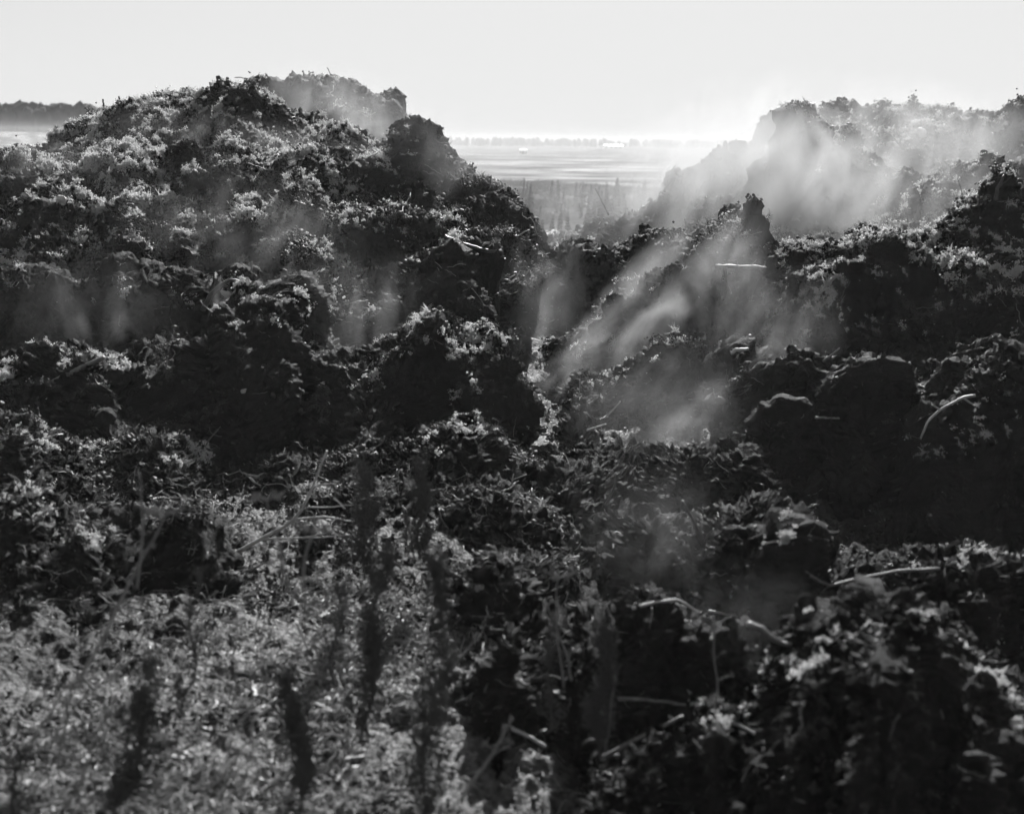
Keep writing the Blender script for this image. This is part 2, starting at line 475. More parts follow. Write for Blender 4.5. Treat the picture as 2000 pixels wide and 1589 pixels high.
heap('ragged peat bank right of centre, steam curling before it',
     [(1090, 1170), (1140, 1120), (1180, 1070), (1250, 1036), (1330, 1018), (1400, 1018), (1480, 1000), (1540, 1008), (1575, 1068), (1640, 1150)], 10.4, 1.3, 2, 'cliff')
heap('peat bank at right under the long curved root',
     [(1440, 1180), (1480, 1092), (1540, 1060), (1575, 1078), (1600, 1150), (1700, 1128), (1840, 1120), (1900, 1110), (2000, 1118), (2260, 1120)], 9.3, 1.3, 2, 'slope', scat=.6)
heap('dark hollowed peat bank in the centre foreground behind the dry weeds',
     [(830, 1400), (880, 1335), (950, 1295), (1100, 1290), (1200, 1215), (1300, 1200), (1400, 1240), (1480, 1265), (1560, 1300), (1620, 1400)], 8.0, 1.0, 1.6, 'cliff', scat=.6)
heap('black rounded peat mound in the right foreground corner',
     [(1440, 1480), (1490, 1400), (1560, 1300), (1650, 1240), (1750, 1212), (1850, 1240), (1900, 1310), (2000, 1400), (2120, 1520)], 6.9, 0.9, 1.5, 'block', amp=0.8, scat=.3, lump=.4)

heap('low crumbly ridge across the middle, behind the conical dock plant',
     [(560, 1060), (640, 1000), (760, 965), (900, 955), (1000, 985), (1080, 1010), (1130, 1080)], 11.6, 1.3, 2, 'cliff')
heap('dark undercut bank in the middle, right of the tallest weed',
     [(820, 1260), (860, 1180), (930, 1140), (1000, 1115), (1080, 1130), (1140, 1170), (1180, 1250)], 9.2, 1.1, 1.6, 'cliff')
heap('low bank of clods at bottom centre below the slanting stick',
     [(1120, 1600), (1180, 1520), (1280, 1440), (1400, 1390), (1480, 1420), (1540, 1520)], 6.9, .8, 1.2, 'cliff', amp=.8)

heap('knobbly peat ledge with grey tufts on the face of the right-hand heap',
     [(1490, 680), (1520, 600), (1560, 556), (1600, 548), (1650, 530), (1700, 548), (1735, 590), (1780, 690)], 17.0, 1.1, 2, 'slope', low=.2, px=4.0)
heap('second tufted ledge of the right-hand heap near the right edge',
     [(1800, 680), (1840, 580), (1880, 532), (1930, 505), (1970, 520), (2060, 530), (2260, 540)], 17.0, 1.1, 2, 'slope', low=.2, px=4.0)
heap('small crumbly ledge under the right shoulder of the left heap',
     [(600, 560), (660, 500), (720, 478), (790, 500), (840, 490), (880, 560)], 18.9, 1.2, 2, 'slope', low=.9, px=4.0)

# ------------------------------------------------------------------ ray test against the heaps
_tree = BVHTree.FromPolygons([tuple(v) for v in np.concatenate(BV).tolist()], np.concatenate(BF).tolist())
def hit(px, py, back=0.0):
    r = ray(px, py); r = r / np.linalg.norm(r)
    h = _tree.ray_cast(Vector(CAM), Vector(r), 80)
    if h[0] is None:
        return None
    return np.array(h[0]) - r * back
def hit_name(px, py):
    r = ray(px, py)
    h = _tree.ray_cast(Vector(CAM), Vector(r / np.linalg.norm(r)), 80)
    if h[2] is None: return None
    return [s for f, s in SNAME if f <= h[2]][-1]
def hitD(px, py, default=20.0):
    h = hit(px, py)
    return default if h is None else h[1]

# ------------------------------------------------------------------ small building blocks
def tube(path, radii, sides=6):
    """tapered closed tube along a path -> (verts, quads as tri-safe list)"""
    path = np.asarray(path, float); n = len(path)
    radii = np.interp(np.linspace(0, 1, n), np.linspace(0, 1, len(radii)), radii)
    t = np.gradient(path, axis=0); t /= np.maximum(np.linalg.norm(t, axis=1, keepdims=True), 1e-9)
    ref = np.array([0.31, 0.17, 0.94]) if abs(t[:, 2].mean()) < 0.8 else np.array([0.9, 0.3, 0.1])
    a = np.cross(t, ref); a /= np.maximum(np.linalg.norm(a, axis=1, keepdims=True), 1e-9)
    b = np.cross(t, a)
    th = np.linspace(0, 2 * math.pi, sides, endpoint=False)
    V = path[:, None, :] + radii[:, None, None] * (np.cos(th)[None, :, None] * a[:, None, :] + np.sin(th)[None, :, None] * b[:, None, :])
    V = V.reshape(-1, 3); F = []
    for i in range(n - 1):
        for j in range(sides):
            k = (j + 1) % sides
            p, q, r_, s = i * sides + j, i * sides + k, (i + 1) * sides + k, (i + 1) * sides + j
            F += [(p, q, r_), (p, r_, s)]
    c0, c1 = len(V), len(V) + 1
    V = np.concatenate([V, path[:1], path[-1:]])
    for j in range(sides):
        k = (j + 1) % sides
        F += [(c0, k, j), (c1, (n - 1) * sides + j, (n - 1) * sides + k)]
    return V, np.array(F)

def join(parts):
    V, F, o = [], [], 0
    for v, f in parts:
        V.append(v); F.append(np.asarray(f) + o); o += len(v)
    return np.concatenate(V), np.concatenate(F)

def ico(sub=1):
    import bmesh
    bm = bmesh.new(); bmesh.ops.create_icosphere(bm, subdivisions=sub, radius=1.0)
    V = np.array([v.co[:] for v in bm.verts]); F = np.array([[v.index for v in f.verts] for f in bm.faces]); bm.free()
    return V, F

def wob(path, amp, seed, f=6.0):
    path = np.asarray(path, float)
    s = np.linspace(0, 1, len(path))
    q = np.stack([np.full(len(path), seed * 3.7), s * f, np.zeros(len(path))], -1)
    return path + amp * np.stack([perlin(q, 51), perlin(q, 52), perlin(q, 53)], -1)

def resample(P, n):
    P = np.asarray(P, float)
    L = np.concatenate([[0], np.cumsum(np.linalg.norm(np.diff(P, axis=0), axis=1))])
    T = np.linspace(0, L[-1], n)
    return np.stack([np.interp(T, L, P[:, k]) for k in range(P.shape[1])], -1)

# ------------------------------------------------------------------ the crumbs, fibres and litter nobody could count
LIB = {}
def lib(kind, meshes):
    c = bpy.data.collections.new('pieces_' + kind)
    for i, me in enumerate(meshes):
        c.objects.link(bpy.data.objects.new('%s_piece_%d' % (kind, i), me))
    LIB[kind] = c

def crumb_mesh(i, m):
    V, F = ico(3)
    V = V * (1 + 0.6 * perlin(V * 1.4 + i * 7, 61)[:, None] + 0.5 * np.abs(perlin(V * 3.0 + i * 5, 62))[:, None] + 0.25 * perlin(V * 7 + i, 64)[:, None]) * np.array([1, .85, .75])
    return fast_mesh('crumb', V, F, m, smooth=True)

def tuft_mesh(i, m, n=16, r=0.045):
    g = np.random.default_rng(100 + i); parts = []
    for k in range(n):
        d = g.normal(size=3); d[2] = abs(d[2]) * 0.8; d /= np.linalg.norm(d)
        s = g.normal(size=3) * 0.25; s[2] = abs(s[2]) * .3
        b = g.normal(size=3) * 0.5
        L = g.uniform(0.5, 1.2)
        t = np.linspace(0, 1, 4)[:, None]
        parts.append(tube(s + d * L * t + b * (t ** 2) * L * .6, [r, r * .9, r * .35], 3))
    return fast_mesh('tuft', *join(parts), m, smooth=False)

def chip_mesh(i, m):
    g = np.random.default_rng(200 + i)
    nu, nv = 5, 3
    u, v = np.meshgrid(np.linspace(-1, 1, nu), np.linspace(-1, 1, nv), indexing='ij')
    w = (1 - 0.75 * np.abs(u) ** 2) * g.uniform(0.06, 0.2)
    z = g.uniform(-.35, .35) * u ** 2 + g.uniform(-.3, .3) * v ** 2 + 0.2 * g.normal(size=u.shape) * .4
    top = np.stack([u, v * w, z], -1); F = gridF(nu, nv)
    V = np.concatenate([top.reshape(-1, 3), (top - [0, 0, .05]).reshape(-1, 3)])
    return fast_mesh('chip', V, np.concatenate([F, F[:, ::-1] + nu * nv]), m, smooth=False)

def twig_mesh(i, m):
    g = np.random.default_rng(300 + i)
    p = np.stack([np.linspace(-1, 1, 8), np.zeros(8), np.zeros(8)], -1)
    p = wob(p, 0.35, i, 3); parts = [tube(p, [0.03, 0.026, 0.012], 4)]
    for k in range(g.integers(0, 3)):
        j = g.integers(2, 6); d = g.normal(size=3) * .25 + [0.35, 0, .15]
        parts.append(tube(np.stack([p[j], p[j] + d * .5, p[j] + d + [0.1, 0, 0]]), [0.016, 0.006], 4))
    return fast_mesh('twig', *join(parts), m, smooth=True)

def spray_mesh(i, m):
    """a clot of fine crumbs: many little lumps, as on the crests"""
    g = np.random.default_rng(400 + i); parts = []
    v0, f0 = ico(2)
    for k in range(30):
        c = g.normal(size=3) * np.array([.5, .5, .28]); c[2] = abs(c[2])
        parts.append((v0 * g.uniform(.06, .2) * (1 + .5 * perlin(v0 * 2 + k * 9 + i, 63)[:, None]) + c, f0))
    return fast_mesh('spray', *join(parts), m, smooth=True)

lib('crumb', [crumb_mesh(i, M['crumb']) for i in range(6)])
lib('spray', [spray_mesh(i, M['crumb']) for i in range(5)])
lib('fibre', [tuft_mesh(i, M['fibre']) for i in range(6)])
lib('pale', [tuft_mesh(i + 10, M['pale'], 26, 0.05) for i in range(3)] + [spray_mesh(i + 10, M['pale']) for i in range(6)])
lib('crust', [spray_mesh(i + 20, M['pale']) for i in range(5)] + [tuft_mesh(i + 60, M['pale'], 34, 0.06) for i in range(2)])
lib('chip', [chip_mesh(i, M['chip']) for i in range(7)])
lib('twig', [twig_mesh(i, M['stem']) for i in range(7)])
lib('straw', [twig_mesh(i + 30, M['straw']) for i in range(7)])
lib('shrub', [tuft_mesh(i + 40, M['scrub'], 30, 0.02) for i in range(4)])
lib('glint', [chip_mesh(i + 20, M['pale']) for i in range(4)])  # pale-coloured chips: glints on the peat put in as colour, with dry fibre

def scatter(name, label, kind, P, N, S, align=0.8):
    """GN instances of loose bits on points P with normals N and sizes S"""
    n = len(P)
    me = bpy.data.meshes.new(name)
    me.vertices.add(n); me.vertices.foreach_set('co', np.asarray(P, np.float32).ravel())
    spin = rng.uniform(0, 2 * math.pi, n)
    z = N * align + rng.normal(size=N.shape) * 0.35; z /= np.linalg.norm(z, axis=1, keepdims=True)
    x = np.stack([np.cos(spin), np.sin(spin), np.zeros(n)], -1); x -= z * (x * z).sum(1, keepdims=True); x /= np.maximum(np.linalg.norm(x, axis=1, keepdims=True), 1e-6)
    y = np.cross(z, x)
    # rotation matrix -> euler xyz
    ey = np.arcsin(np.clip(-x[:, 2], -1, 1)); ex = np.arctan2(y[:, 2], z[:, 2]); ez = np.arctan2(x[:, 1], x[:, 0])
    for nm, dt, arr in (('rot', 'FLOAT_VECTOR', np.stack([ex, ey, ez], -1)), ('size', 'FLOAT', S)):
        a = me.attributes.new(nm, dt, 'POINT')
        a.data.foreach_set('vector' if dt == 'FLOAT_VECTOR' else 'value', np.asarray(arr, np.float32).ravel())
    o = link(name, me, kind='stuff', label=label, category='litter')
    ng = bpy.data.node_groups.new('scatter_' + kind, 'GeometryNodeTree')
    ng.interface.new_socket('Geometry', in_out='INPUT', socket_type='NodeSocketGeometry')
    ng.interface.new_socket('Geometry', in_out='OUTPUT', socket_type='NodeSocketGeometry')
    gi = ng.nodes.new('NodeGroupInput'); go = ng.nodes.new('NodeGroupOutput')
    ci = ng.nodes.new('GeometryNodeCollectionInfo'); ci.inputs['Collection'].default_value = LIB[kind]
    ci.inputs['Separate Children'].default_value = True; ci.inputs['Reset Children'].default_value = True
    ip = ng.nodes.new('GeometryNodeInstanceOnPoints'); ip.inputs['Pick Instance'].default_value = True
    ri = ng.nodes.new('FunctionNodeRandomValue'); ri.data_type = 'INT'
    ri.inputs[4].default_value = 0; ri.inputs[5].default_value = 60
    r1 = ng.nodes.new('GeometryNodeInputNamedAttribute'); r1.data_type = 'FLOAT_VECTOR'; r1.inputs['Name'].default_value = 'rot'
    s1 = ng.nodes.new('GeometryNodeInputNamedAttribute'); s1.data_type = 'FLOAT'; s1.inputs['Name'].default_value = 'size'
    L = ng.links.new
    L(gi.outputs[0], ip.inputs['Points']); L(ci.outputs[0], ip.inputs['Instance']); L(ri.outputs[2], ip.inputs['Instance Index'])
    e2r = ng.nodes.new('FunctionNodeEulerToRotation'); L(r1.outputs[0], e2r.inputs[0])
    L(e2r.outputs[0], ip.inputs['Rotation']); L(s1.outputs[0], ip.inputs['Scale']); L(ip.outputs[0], go.inputs[0])
    md = o.modifiers.new('scatter', 'NODES'); md.node_group = ng
    return o

SP = np.concatenate([s[0] for s in SURF]); SN = np.concatenate([s[1] for s in SURF]); SW = np.concatenate([s[2] for s in SURF])
PX, PY = proj(SP)
SA = np.concatenate([np.clip(a / np.median(a), .3, 4) for a in SAREA])
SW = SW * SA
inview = (PX > -250) & (PX < 2250) & (PY > 100) & (PY < 1750) & (SP[:, 1] > 4)
bare = sstep(-0.15, 0.2, perlin(SP * 0.45, 73) + 0.5 * perlin(SP * 1.1, 74))
_up = sstep(.05, .5, SN[:, 2])
SW = SW * ((0.15 + 0.5 * _up) + (0.85 - 0.3 * _up) * bare)
clump = perlin(SP * 1.6, 71); clump2 = perlin(SP * 5.0, 72)
upz = SN[:, 2]

def pick(w, n):
    w = np.where(inview, w, 0).astype(float); w = np.maximum(w, 0); w /= w.sum()
    return rng.choice(len(w), n, p=w, replace=True)

def scat(name, label, kind, w, n, smin, smax, lift=0.0, power=2.0, align=.8):
    i = pick(w, n)
    S = smin + (smax - smin) * rng.random(n) ** power * (0.5 + np.clip(clump[i] + .5, 0, 1))
    near = np.clip(SP[i, 1] / 14.0, 0.6, 1.35)
    P = SP[i] + SN[i] * (S * lift)[:, None] + rng.normal(size=(n, 3)) * (0.010 * np.sqrt(SA[i]))[:, None]
    return scatter(name, label, kind, P, SN[i], S * near, align)

def spots(lst, soft=1.0):
    """weight near given places on the heaps (cx, cy, rx, ry, strength)"""
    w = np.zeros(len(SP))
    for cx, cy, rx, ry, s in lst:
        w = np.maximum(w, s * np.exp(-((PX - cx) / rx) ** 2 - ((PY - cy) / (ry * 1.7 + 8)) ** 2))
    return w

litter = sstep(930, 700, PX + 0.2 * (PY - 1100)) * sstep(0, 90, PY - 1110 - 0.75 * np.clip(420 - PX, 0, 420) - 90 * clump) * (0.08 + sstep(-.15, .15, perlin(SP * .8, 75)))           # chip-strewn flat, left foreground
litter2 = sstep(0.5, 0.85, upz) * sstep(800, 900, PY)
scat('peat_crumbs', 'loose dark crumbs of peat strewn over the heaps', 'crumb', SW * (0.15 + np.clip(clump + .1, 0, 1)) * (.2 + np.clip(upz, 0, 1)), 46000, 0.005, 0.034, 0.15)
scat('peat_clots', 'crumbly clots of peat along crests and ledges', 'spray', SW * np.clip(upz + .1, 0, 1) ** 2 * (0.06 + np.clip(clump * 2.5 - .1, 0, 1)), 20000, 0.02, 0.075, 0.05)
scat('root_fibres', 'matted dark root fibres on the peat', 'fibre', SW * (0.3 + np.clip(clump2 + .3, 0, 1)) * (0.55 + .5 * np.clip(upz, 0, 1)), 17000, 0.02, 0.075, 0.05)
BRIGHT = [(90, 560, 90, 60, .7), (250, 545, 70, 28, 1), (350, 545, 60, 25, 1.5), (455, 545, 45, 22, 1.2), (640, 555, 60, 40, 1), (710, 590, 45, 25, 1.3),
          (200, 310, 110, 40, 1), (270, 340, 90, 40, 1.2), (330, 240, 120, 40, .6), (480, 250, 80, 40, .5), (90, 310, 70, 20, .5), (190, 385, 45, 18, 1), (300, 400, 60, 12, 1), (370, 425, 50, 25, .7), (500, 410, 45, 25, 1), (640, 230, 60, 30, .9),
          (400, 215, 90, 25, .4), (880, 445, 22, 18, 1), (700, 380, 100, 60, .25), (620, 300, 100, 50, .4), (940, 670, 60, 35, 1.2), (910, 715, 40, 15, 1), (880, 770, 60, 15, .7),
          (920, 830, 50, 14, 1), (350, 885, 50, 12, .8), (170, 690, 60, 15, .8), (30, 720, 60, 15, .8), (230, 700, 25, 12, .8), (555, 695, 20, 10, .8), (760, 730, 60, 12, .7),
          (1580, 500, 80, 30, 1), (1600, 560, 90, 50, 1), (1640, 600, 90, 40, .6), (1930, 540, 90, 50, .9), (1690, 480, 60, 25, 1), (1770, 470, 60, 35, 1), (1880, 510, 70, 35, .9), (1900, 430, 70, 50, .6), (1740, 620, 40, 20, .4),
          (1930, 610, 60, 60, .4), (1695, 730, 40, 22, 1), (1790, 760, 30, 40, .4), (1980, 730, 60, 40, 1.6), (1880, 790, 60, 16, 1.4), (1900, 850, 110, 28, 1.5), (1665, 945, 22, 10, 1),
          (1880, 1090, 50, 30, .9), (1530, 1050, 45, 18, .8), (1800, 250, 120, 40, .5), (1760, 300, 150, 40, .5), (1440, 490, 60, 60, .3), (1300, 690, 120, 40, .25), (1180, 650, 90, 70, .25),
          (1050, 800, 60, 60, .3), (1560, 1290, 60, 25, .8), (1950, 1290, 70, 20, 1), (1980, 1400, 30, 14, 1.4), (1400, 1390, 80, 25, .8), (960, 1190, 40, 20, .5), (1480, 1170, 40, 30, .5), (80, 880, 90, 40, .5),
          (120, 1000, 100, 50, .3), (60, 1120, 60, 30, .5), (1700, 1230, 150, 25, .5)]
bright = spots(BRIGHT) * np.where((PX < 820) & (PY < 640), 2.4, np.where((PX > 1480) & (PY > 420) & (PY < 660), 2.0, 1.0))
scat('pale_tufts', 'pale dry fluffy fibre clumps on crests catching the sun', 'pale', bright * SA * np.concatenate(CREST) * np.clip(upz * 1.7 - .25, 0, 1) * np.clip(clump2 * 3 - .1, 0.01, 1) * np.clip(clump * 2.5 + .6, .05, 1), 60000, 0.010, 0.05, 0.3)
scat('pale_flecks', 'scattered pale flecks of dry fibre and painted glints', 'glint', (np.clip(clump2 + clump, 0, 1) * np.clip(upz, 0, 1) + .04) * SW * (1 - .8 * litter), 6000, 0.008, 0.025, 0.3, align=.4)
scat('leaf_litter', 'grey litter of leaf and bark chips on the left foreground', 'chip', litter * (0.4 + np.clip(clump2 + .3, 0, 1)), 20000, 0.012, 0.11, 0.15, power=2.6, align=.6)
scat('bark_litter', 'scattered bark and leaf chips between the heaps', 'chip', (litter2 + 2 * spots([(1040, 640, 60, 170, 1), (1000, 860, 80, 40, .6)])) * SW * np.clip(clump + .25, 0.03, 1), 8000, 0.01, 0.045, 0.3, align=.5)
scat('fine_twigs', 'thin broken twigs and stalks lying over the peat', 'twig', litter * .6 + SW * (0.04 + 0.15 * litter2) , 3600, 0.05, 0.24, 0.05, align=.9)

scat('straw_litter', 'matted pale straw and broken stalks on the left foreground', 'straw', litter * (0.2 + np.clip(clump + .3, 0, 1)) + .05 * SW * sstep(900, 1000, PY) * sstep(1300, 1000, PX), 15000, 0.03, 0.2, 0.1, align=.9)

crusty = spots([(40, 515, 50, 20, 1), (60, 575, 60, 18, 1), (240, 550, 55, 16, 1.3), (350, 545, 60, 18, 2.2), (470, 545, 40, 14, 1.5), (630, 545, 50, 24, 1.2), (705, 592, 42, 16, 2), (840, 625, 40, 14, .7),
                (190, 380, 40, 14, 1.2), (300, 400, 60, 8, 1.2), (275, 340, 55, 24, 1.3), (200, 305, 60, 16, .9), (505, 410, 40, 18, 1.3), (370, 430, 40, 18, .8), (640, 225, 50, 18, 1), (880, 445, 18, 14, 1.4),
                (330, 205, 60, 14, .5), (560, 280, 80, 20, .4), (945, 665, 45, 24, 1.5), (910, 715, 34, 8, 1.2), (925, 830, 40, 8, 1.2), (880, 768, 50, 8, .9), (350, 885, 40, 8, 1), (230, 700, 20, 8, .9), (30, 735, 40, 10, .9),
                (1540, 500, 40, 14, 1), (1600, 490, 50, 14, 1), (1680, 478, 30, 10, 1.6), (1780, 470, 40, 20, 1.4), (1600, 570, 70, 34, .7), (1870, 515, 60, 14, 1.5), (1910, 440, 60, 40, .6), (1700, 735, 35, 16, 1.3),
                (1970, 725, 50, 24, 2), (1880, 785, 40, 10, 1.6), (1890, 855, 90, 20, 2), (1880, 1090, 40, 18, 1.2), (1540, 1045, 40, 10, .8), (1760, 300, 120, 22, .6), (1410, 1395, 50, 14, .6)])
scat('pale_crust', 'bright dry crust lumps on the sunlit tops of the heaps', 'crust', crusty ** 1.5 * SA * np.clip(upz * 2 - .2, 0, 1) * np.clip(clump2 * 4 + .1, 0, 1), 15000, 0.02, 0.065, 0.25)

scat('hanging_roots', 'fine roots and straws hanging on the shaded dug faces', 'twig', sstep(.5, .1, upz) * np.concatenate(CREST).clip(0, .3) * SA * (0.2 + np.clip(clump + .2, 0, 1)), 3500, 0.02, 0.14, 0.05, align=1.0)

# ------------------------------------------------------------------ far off: woods, young conifers, buildings on the plain
def zplain(x, y):
    return float(zbase(np.array([x]), np.array([y]))[0])

def blob_wood(name, label, px0, px1, D0, D1, n, h0, h1, seed):
    g = np.random.default_rng(seed); v0, f0 = ico(2); parts = []
    for i in range(n):
        D = g.uniform(D0, D1); px = g.uniform(px0, px1)
        x = (px - 1000) / FPX * D; z = zplain(x, D); h = g.uniform(h0, h1)
        k = 1 + .45 * perlin(v0 * 1.7 + i * 3.1, 81)[:, None] + .35 * perlin(v0 * 4 + i, 82)[:, None]
        parts.append((v0 * k * np.array([h * .33, h * .33, h * .52]) + [x, D, z + h * .48], f0))
    V, F = join(parts)
    link(name, fast_mesh(name, V, F, M['wood_far'], smooth=False), kind='stuff', label=label, category='wood')

blob_wood('far_wood', 'hazy grey wood on the rise at the far left', -260, 300, 760, 840, 420, 9, 17, 5)
blob_wood('far_treeline', 'faint low line of trees along the horizon', 700, 1750, 1650, 1950, 520, 3, 11, 6)

def conifer_meshes(i):
    g = np.random.default_rng(500 + i); parts = []
    for w in range(15):
        t = w / 14.0; z = 0.10 + 0.9 * t; r = 0.17 * (1 - t) ** .8 + .012
        for k in range(6):
            a = g.uniform(0, 6.28); rr = r * g.uniform(.6, 1.15); dz = -0.25 * rr + g.uniform(-.02, .02)
            c, s = math.cos(a), math.sin(a); wd = 0.035 + .25 * rr
            V = np.array([[0, 0, z + .03], [c * rr, s * rr, z + dz], [c * rr * .6 - s * wd, s * rr * .6 + c * wd, z + dz * .5],
                          [c * rr * .6 + s * wd, s * rr * .6 - c * wd, z + dz * .5], [c * rr * .5, s * rr * .5, z + dz - .05]])
            parts.append((V, np.array([[0, 2, 1], [0, 1, 3], [1, 2, 4], [1, 4, 3]])))
    crown = fast_mesh('crown', *join(parts), M['conifer'], smooth=False)
    trunk = fast_mesh('trunk', *tube([(0, 0, -.03), (0.004, 0, .5), (0, 0, .98)], [.018, .012, .003], 5), M['bark'])
    return crown, trunk
CON = [conifer_meshes(i) for i in range(5)]
gt = np.random.default_rng(8)
for i in range(150):
    D = gt.uniform(112, 240); px = gt.uniform(985, 1400)
    x = (px - 1000) / FPX * D
    h = gt.uniform(1.4, 4.4)
    t = empty('young_conifer', (x, D, zplain(x, D)), ('%s young conifer in the %s part of the stand beyond the gap, %s' % ('tall' if h > 3.2 else 'short' if h < 2.2 else 'mid-height', 'left' if px < 1120 else 'right' if px > 1260 else 'middle', 'nearer the heaps' if D < 170 else 'toward the field')), 'tree', 'young conifers beyond the gap')
    t.rotation_euler = (gt.normal() * .03, gt.normal() * .03, gt.uniform(0, 6))
    t.scale = (h * gt.uniform(.7, 1.7),) * 2 + (h,)
    c, tr = CON[i % 5]
    link('crown', c, t); link('trunk', tr, t)

gs = np.random.default_rng(9)
D = gs.uniform(95, 330, 7000); px = gs.uniform(960, 1500, 7000)
P = np.stack([(px - 1000) / FPX * D, D, zbase((px - 1000) / FPX * D, D)], -1)
keep = perlin(P * np.array([.05, .03, 0]), 88) > -0.12
scatter('plain_scrub', 'dark wispy scrub over the plain beyond the gap', 'shrub', P[keep], np.tile([0, 0, 1.0], (keep.sum(), 1)), gs.uniform(.3, 1.3, keep.sum()), 1.5)

def box(x0, x1, y0, y1, z0, z1):
    V = np.array([(x, y, z) for z in (z0, z1) for y in (y0, y1) for x in (x0, x1)], float)
    return V, np.array([(0, 2, 3, 1), (4, 5, 7, 6), (0, 1, 5, 4), (2, 6, 7, 3), (0, 4, 6, 2), (1, 3, 7, 5)])

def shed(name, label, px, D, w, d, h, nbays):
    x = (px - 1000) / FPX * D
    t = empty(name, (x, D, zplain(x, D)), label, 'building')
    link('wall', fast_mesh('wall', *box(-w / 2, w / 2, 0, d, 0, h), M['wall'], smooth=False), t)
    rise = d * .5 * math.tan(math.radians(13))
    V = np.array([(-w / 2 - .4, -.5, h - .05), (w / 2 + .4, -.5, h - .05), (w / 2 + .4, d / 2, h + rise), (-w / 2 - .4, d / 2, h + rise), (-w / 2 - .4, d + .5, h - .05), (w / 2 + .4, d + .5, h - .05)])
    V = np.concatenate([V, V + [0, 0, .15]])
    F = np.array([(6, 7, 8, 9), (9, 8, 11, 10), (0, 3, 2, 1), (3, 4, 5, 2), (0, 1, 7, 6), (4, 10, 11, 5)])
    link('roof', fast_mesh('roof', V, F, M['roof'], smooth=False), t)
    dm = fast_mesh('door', *box(-w * .06, w * .06, -.08, -.01, 0.02, h * .75), M['dark'], smooth=False)
    for k in range(nbays):
        o = link('door', dm, t); o.location.x = (k + .5) / nbays * w - w / 2
shed('long_shed', 'long low white shed far out on the plain', 1190, 1500, 21, 9, 2.4, 4)
shed('field_hut', 'small hut with bright roof standing alone in the pale field', 1017, 880, 4.6, 3.4, 2.6, 1)

# ------------------------------------------------------------------ loose clods of peat
CL = []
for i in range(7):
    V, F = ico(6)
    k = 1 + .5 * perlin(V * 1.1 + i * 9, 91) + .5 * np.abs(perlin(V * 2.6 + i * 5, 92)) + .4 * np.abs(perlin(V * 5 + i, 93)) + .25 * np.abs(perlin(V * 11 + i, 94)) + .12 * perlin(V * 22 + i, 96) - .3
    V = V * k[:, None] * np.array([1, .85, .7])
    CL.append(fast_mesh('peat_clod', V, F, M['peat']))
def clod(px, py, size_px, label, group=None, i=0, sq=(1, 1, 1)):
    h = hit(px, py + size_px * .45)
    if h is None: return
    r = size_px * h[1] / FPX * .5
    o = link('peat_clod', CL[i % 7], label=label, category='clod', group=group)
    o.location = h + np.array([0, r * .35, r * .25]); o.scale = (r * sq[0], r * sq[1], r * sq[2])
    o.rotation_euler = (random.uniform(-.3, .3), random.uniform(-.3, .3), random.uniform(0, 6.2))
    return o
clod(368, 278, 64, 'dark jagged clod standing up on the left heap above the crusted bench', i=1, sq=(1.1, 1, 1))
clod(340, 285, 40, 'smaller dark clod leaning against the jagged clod on the left heap', i=3)
clod(432, 1122, 78, 'round clod fringed with pale crust in the left foreground below the forked branch', i=2)
clod(1235, 955, 52, 'smooth dark knob of peat in the thin steam below centre', i=4)
clod(1365, 505, 40, 'dark clod perched on the humped ridge in the middle', i=5)
clod(900, 590, 80, 'large shaded clod leaning on the upright block at the end of the left heap', i=0)
clod(985, 700, 70, 'large dark clod at the mouth of the gap beside the left heap', i=6)
clod(1150, 560, 70, 'rounded clod before the round-shouldered block', i=2)
clod(1740, 465, 80, 'dark clod crowning the tufted right-hand heap', i=4)
clod(1700, 1320, 90, 'black clod half buried in the right foreground mound', i=5)
clod(260, 885, 50, 'squat clod under the pale crust left of centre', i=3)
clod(880, 890, 56, 'hairy round clod where the gap opens to the litter', i=6)
gc = np.random.default_rng(12)
loose = {}
n = 0
while n < 110:
    px, py = gc.uniform(20, 1980), gc.uniform(330, 1300)
    if px < 850 and py > 1080: continue
    sz = gc.uniform(18, 46) * (0.75 + (py - 330) / 1500)
    where = hit_name(px, py + sz * .45)
    o = clod(px, py, sz, '', 'loose peat clods', gc.integers(0, 7))
    if o:
        loose.setdefault(where, []).append((px, o)); n += 1
ORD = ['second', 'third', 'fourth', 'fifth', 'sixth', 'seventh', 'eighth', 'ninth', 'tenth', 'eleventh', 'twelfth']
ORD += ['%dth' % k for k in range(13, 120)]
SHORT = ['hazy heap furthest back on the left', 'highest crest of the left heap', 'right shoulder of the left heap', 'crusted bench of the left heap', 'middle bench of the left heap',
         'steaming lower bench of the left heap', 'narrow upright block', 'long shaded slope at left', 'low bank across the left middle', 'tussock-like bank at the left edge', 'fog-veiled ridge in the gap',
         'round-shouldered block in the gap', 'humped ridge in the middle', 'slanting ridge in the steam', 'upright block with the crossed branch', 'hazy right skyline heap', 'dark corner heap at right edge',
         'tower-like block in steam', 'dark bank climbing to the right edge', 'right-hand tufted heap', 'broad shaded right slope', 'sparkling ledge at right edge', 'ragged low ridge below the steam',
         'ragged bank right of centre', 'bank under the long curved root', 'hollowed bank in the foreground', 'black right foreground mound', 'low ridge behind the conical dock', 'undercut bank in the middle',
         'bank of clods at bottom centre', 'knobbly ledge of the right heap', 'second tufted right ledge', 'small ledge under the left shoulder']
shorts = dict(zip([h['label'] for h in HEAPS], SHORT))
for where, lst in loose.items():
    lst.sort(key=lambda t: t[0])
    place = shorts.get(where, 'open ground between the heaps')
    for k, (px, o) in enumerate(lst):
        first = 'leftmost' if k == 0 else ('rightmost' if k == len(lst) - 1 else ORD[k - 1] + ' from left,')
        o['label'] = ('loose peat clod on the ' + place) if len(lst) == 1 else (first + ' loose peat clod on the ' + place)

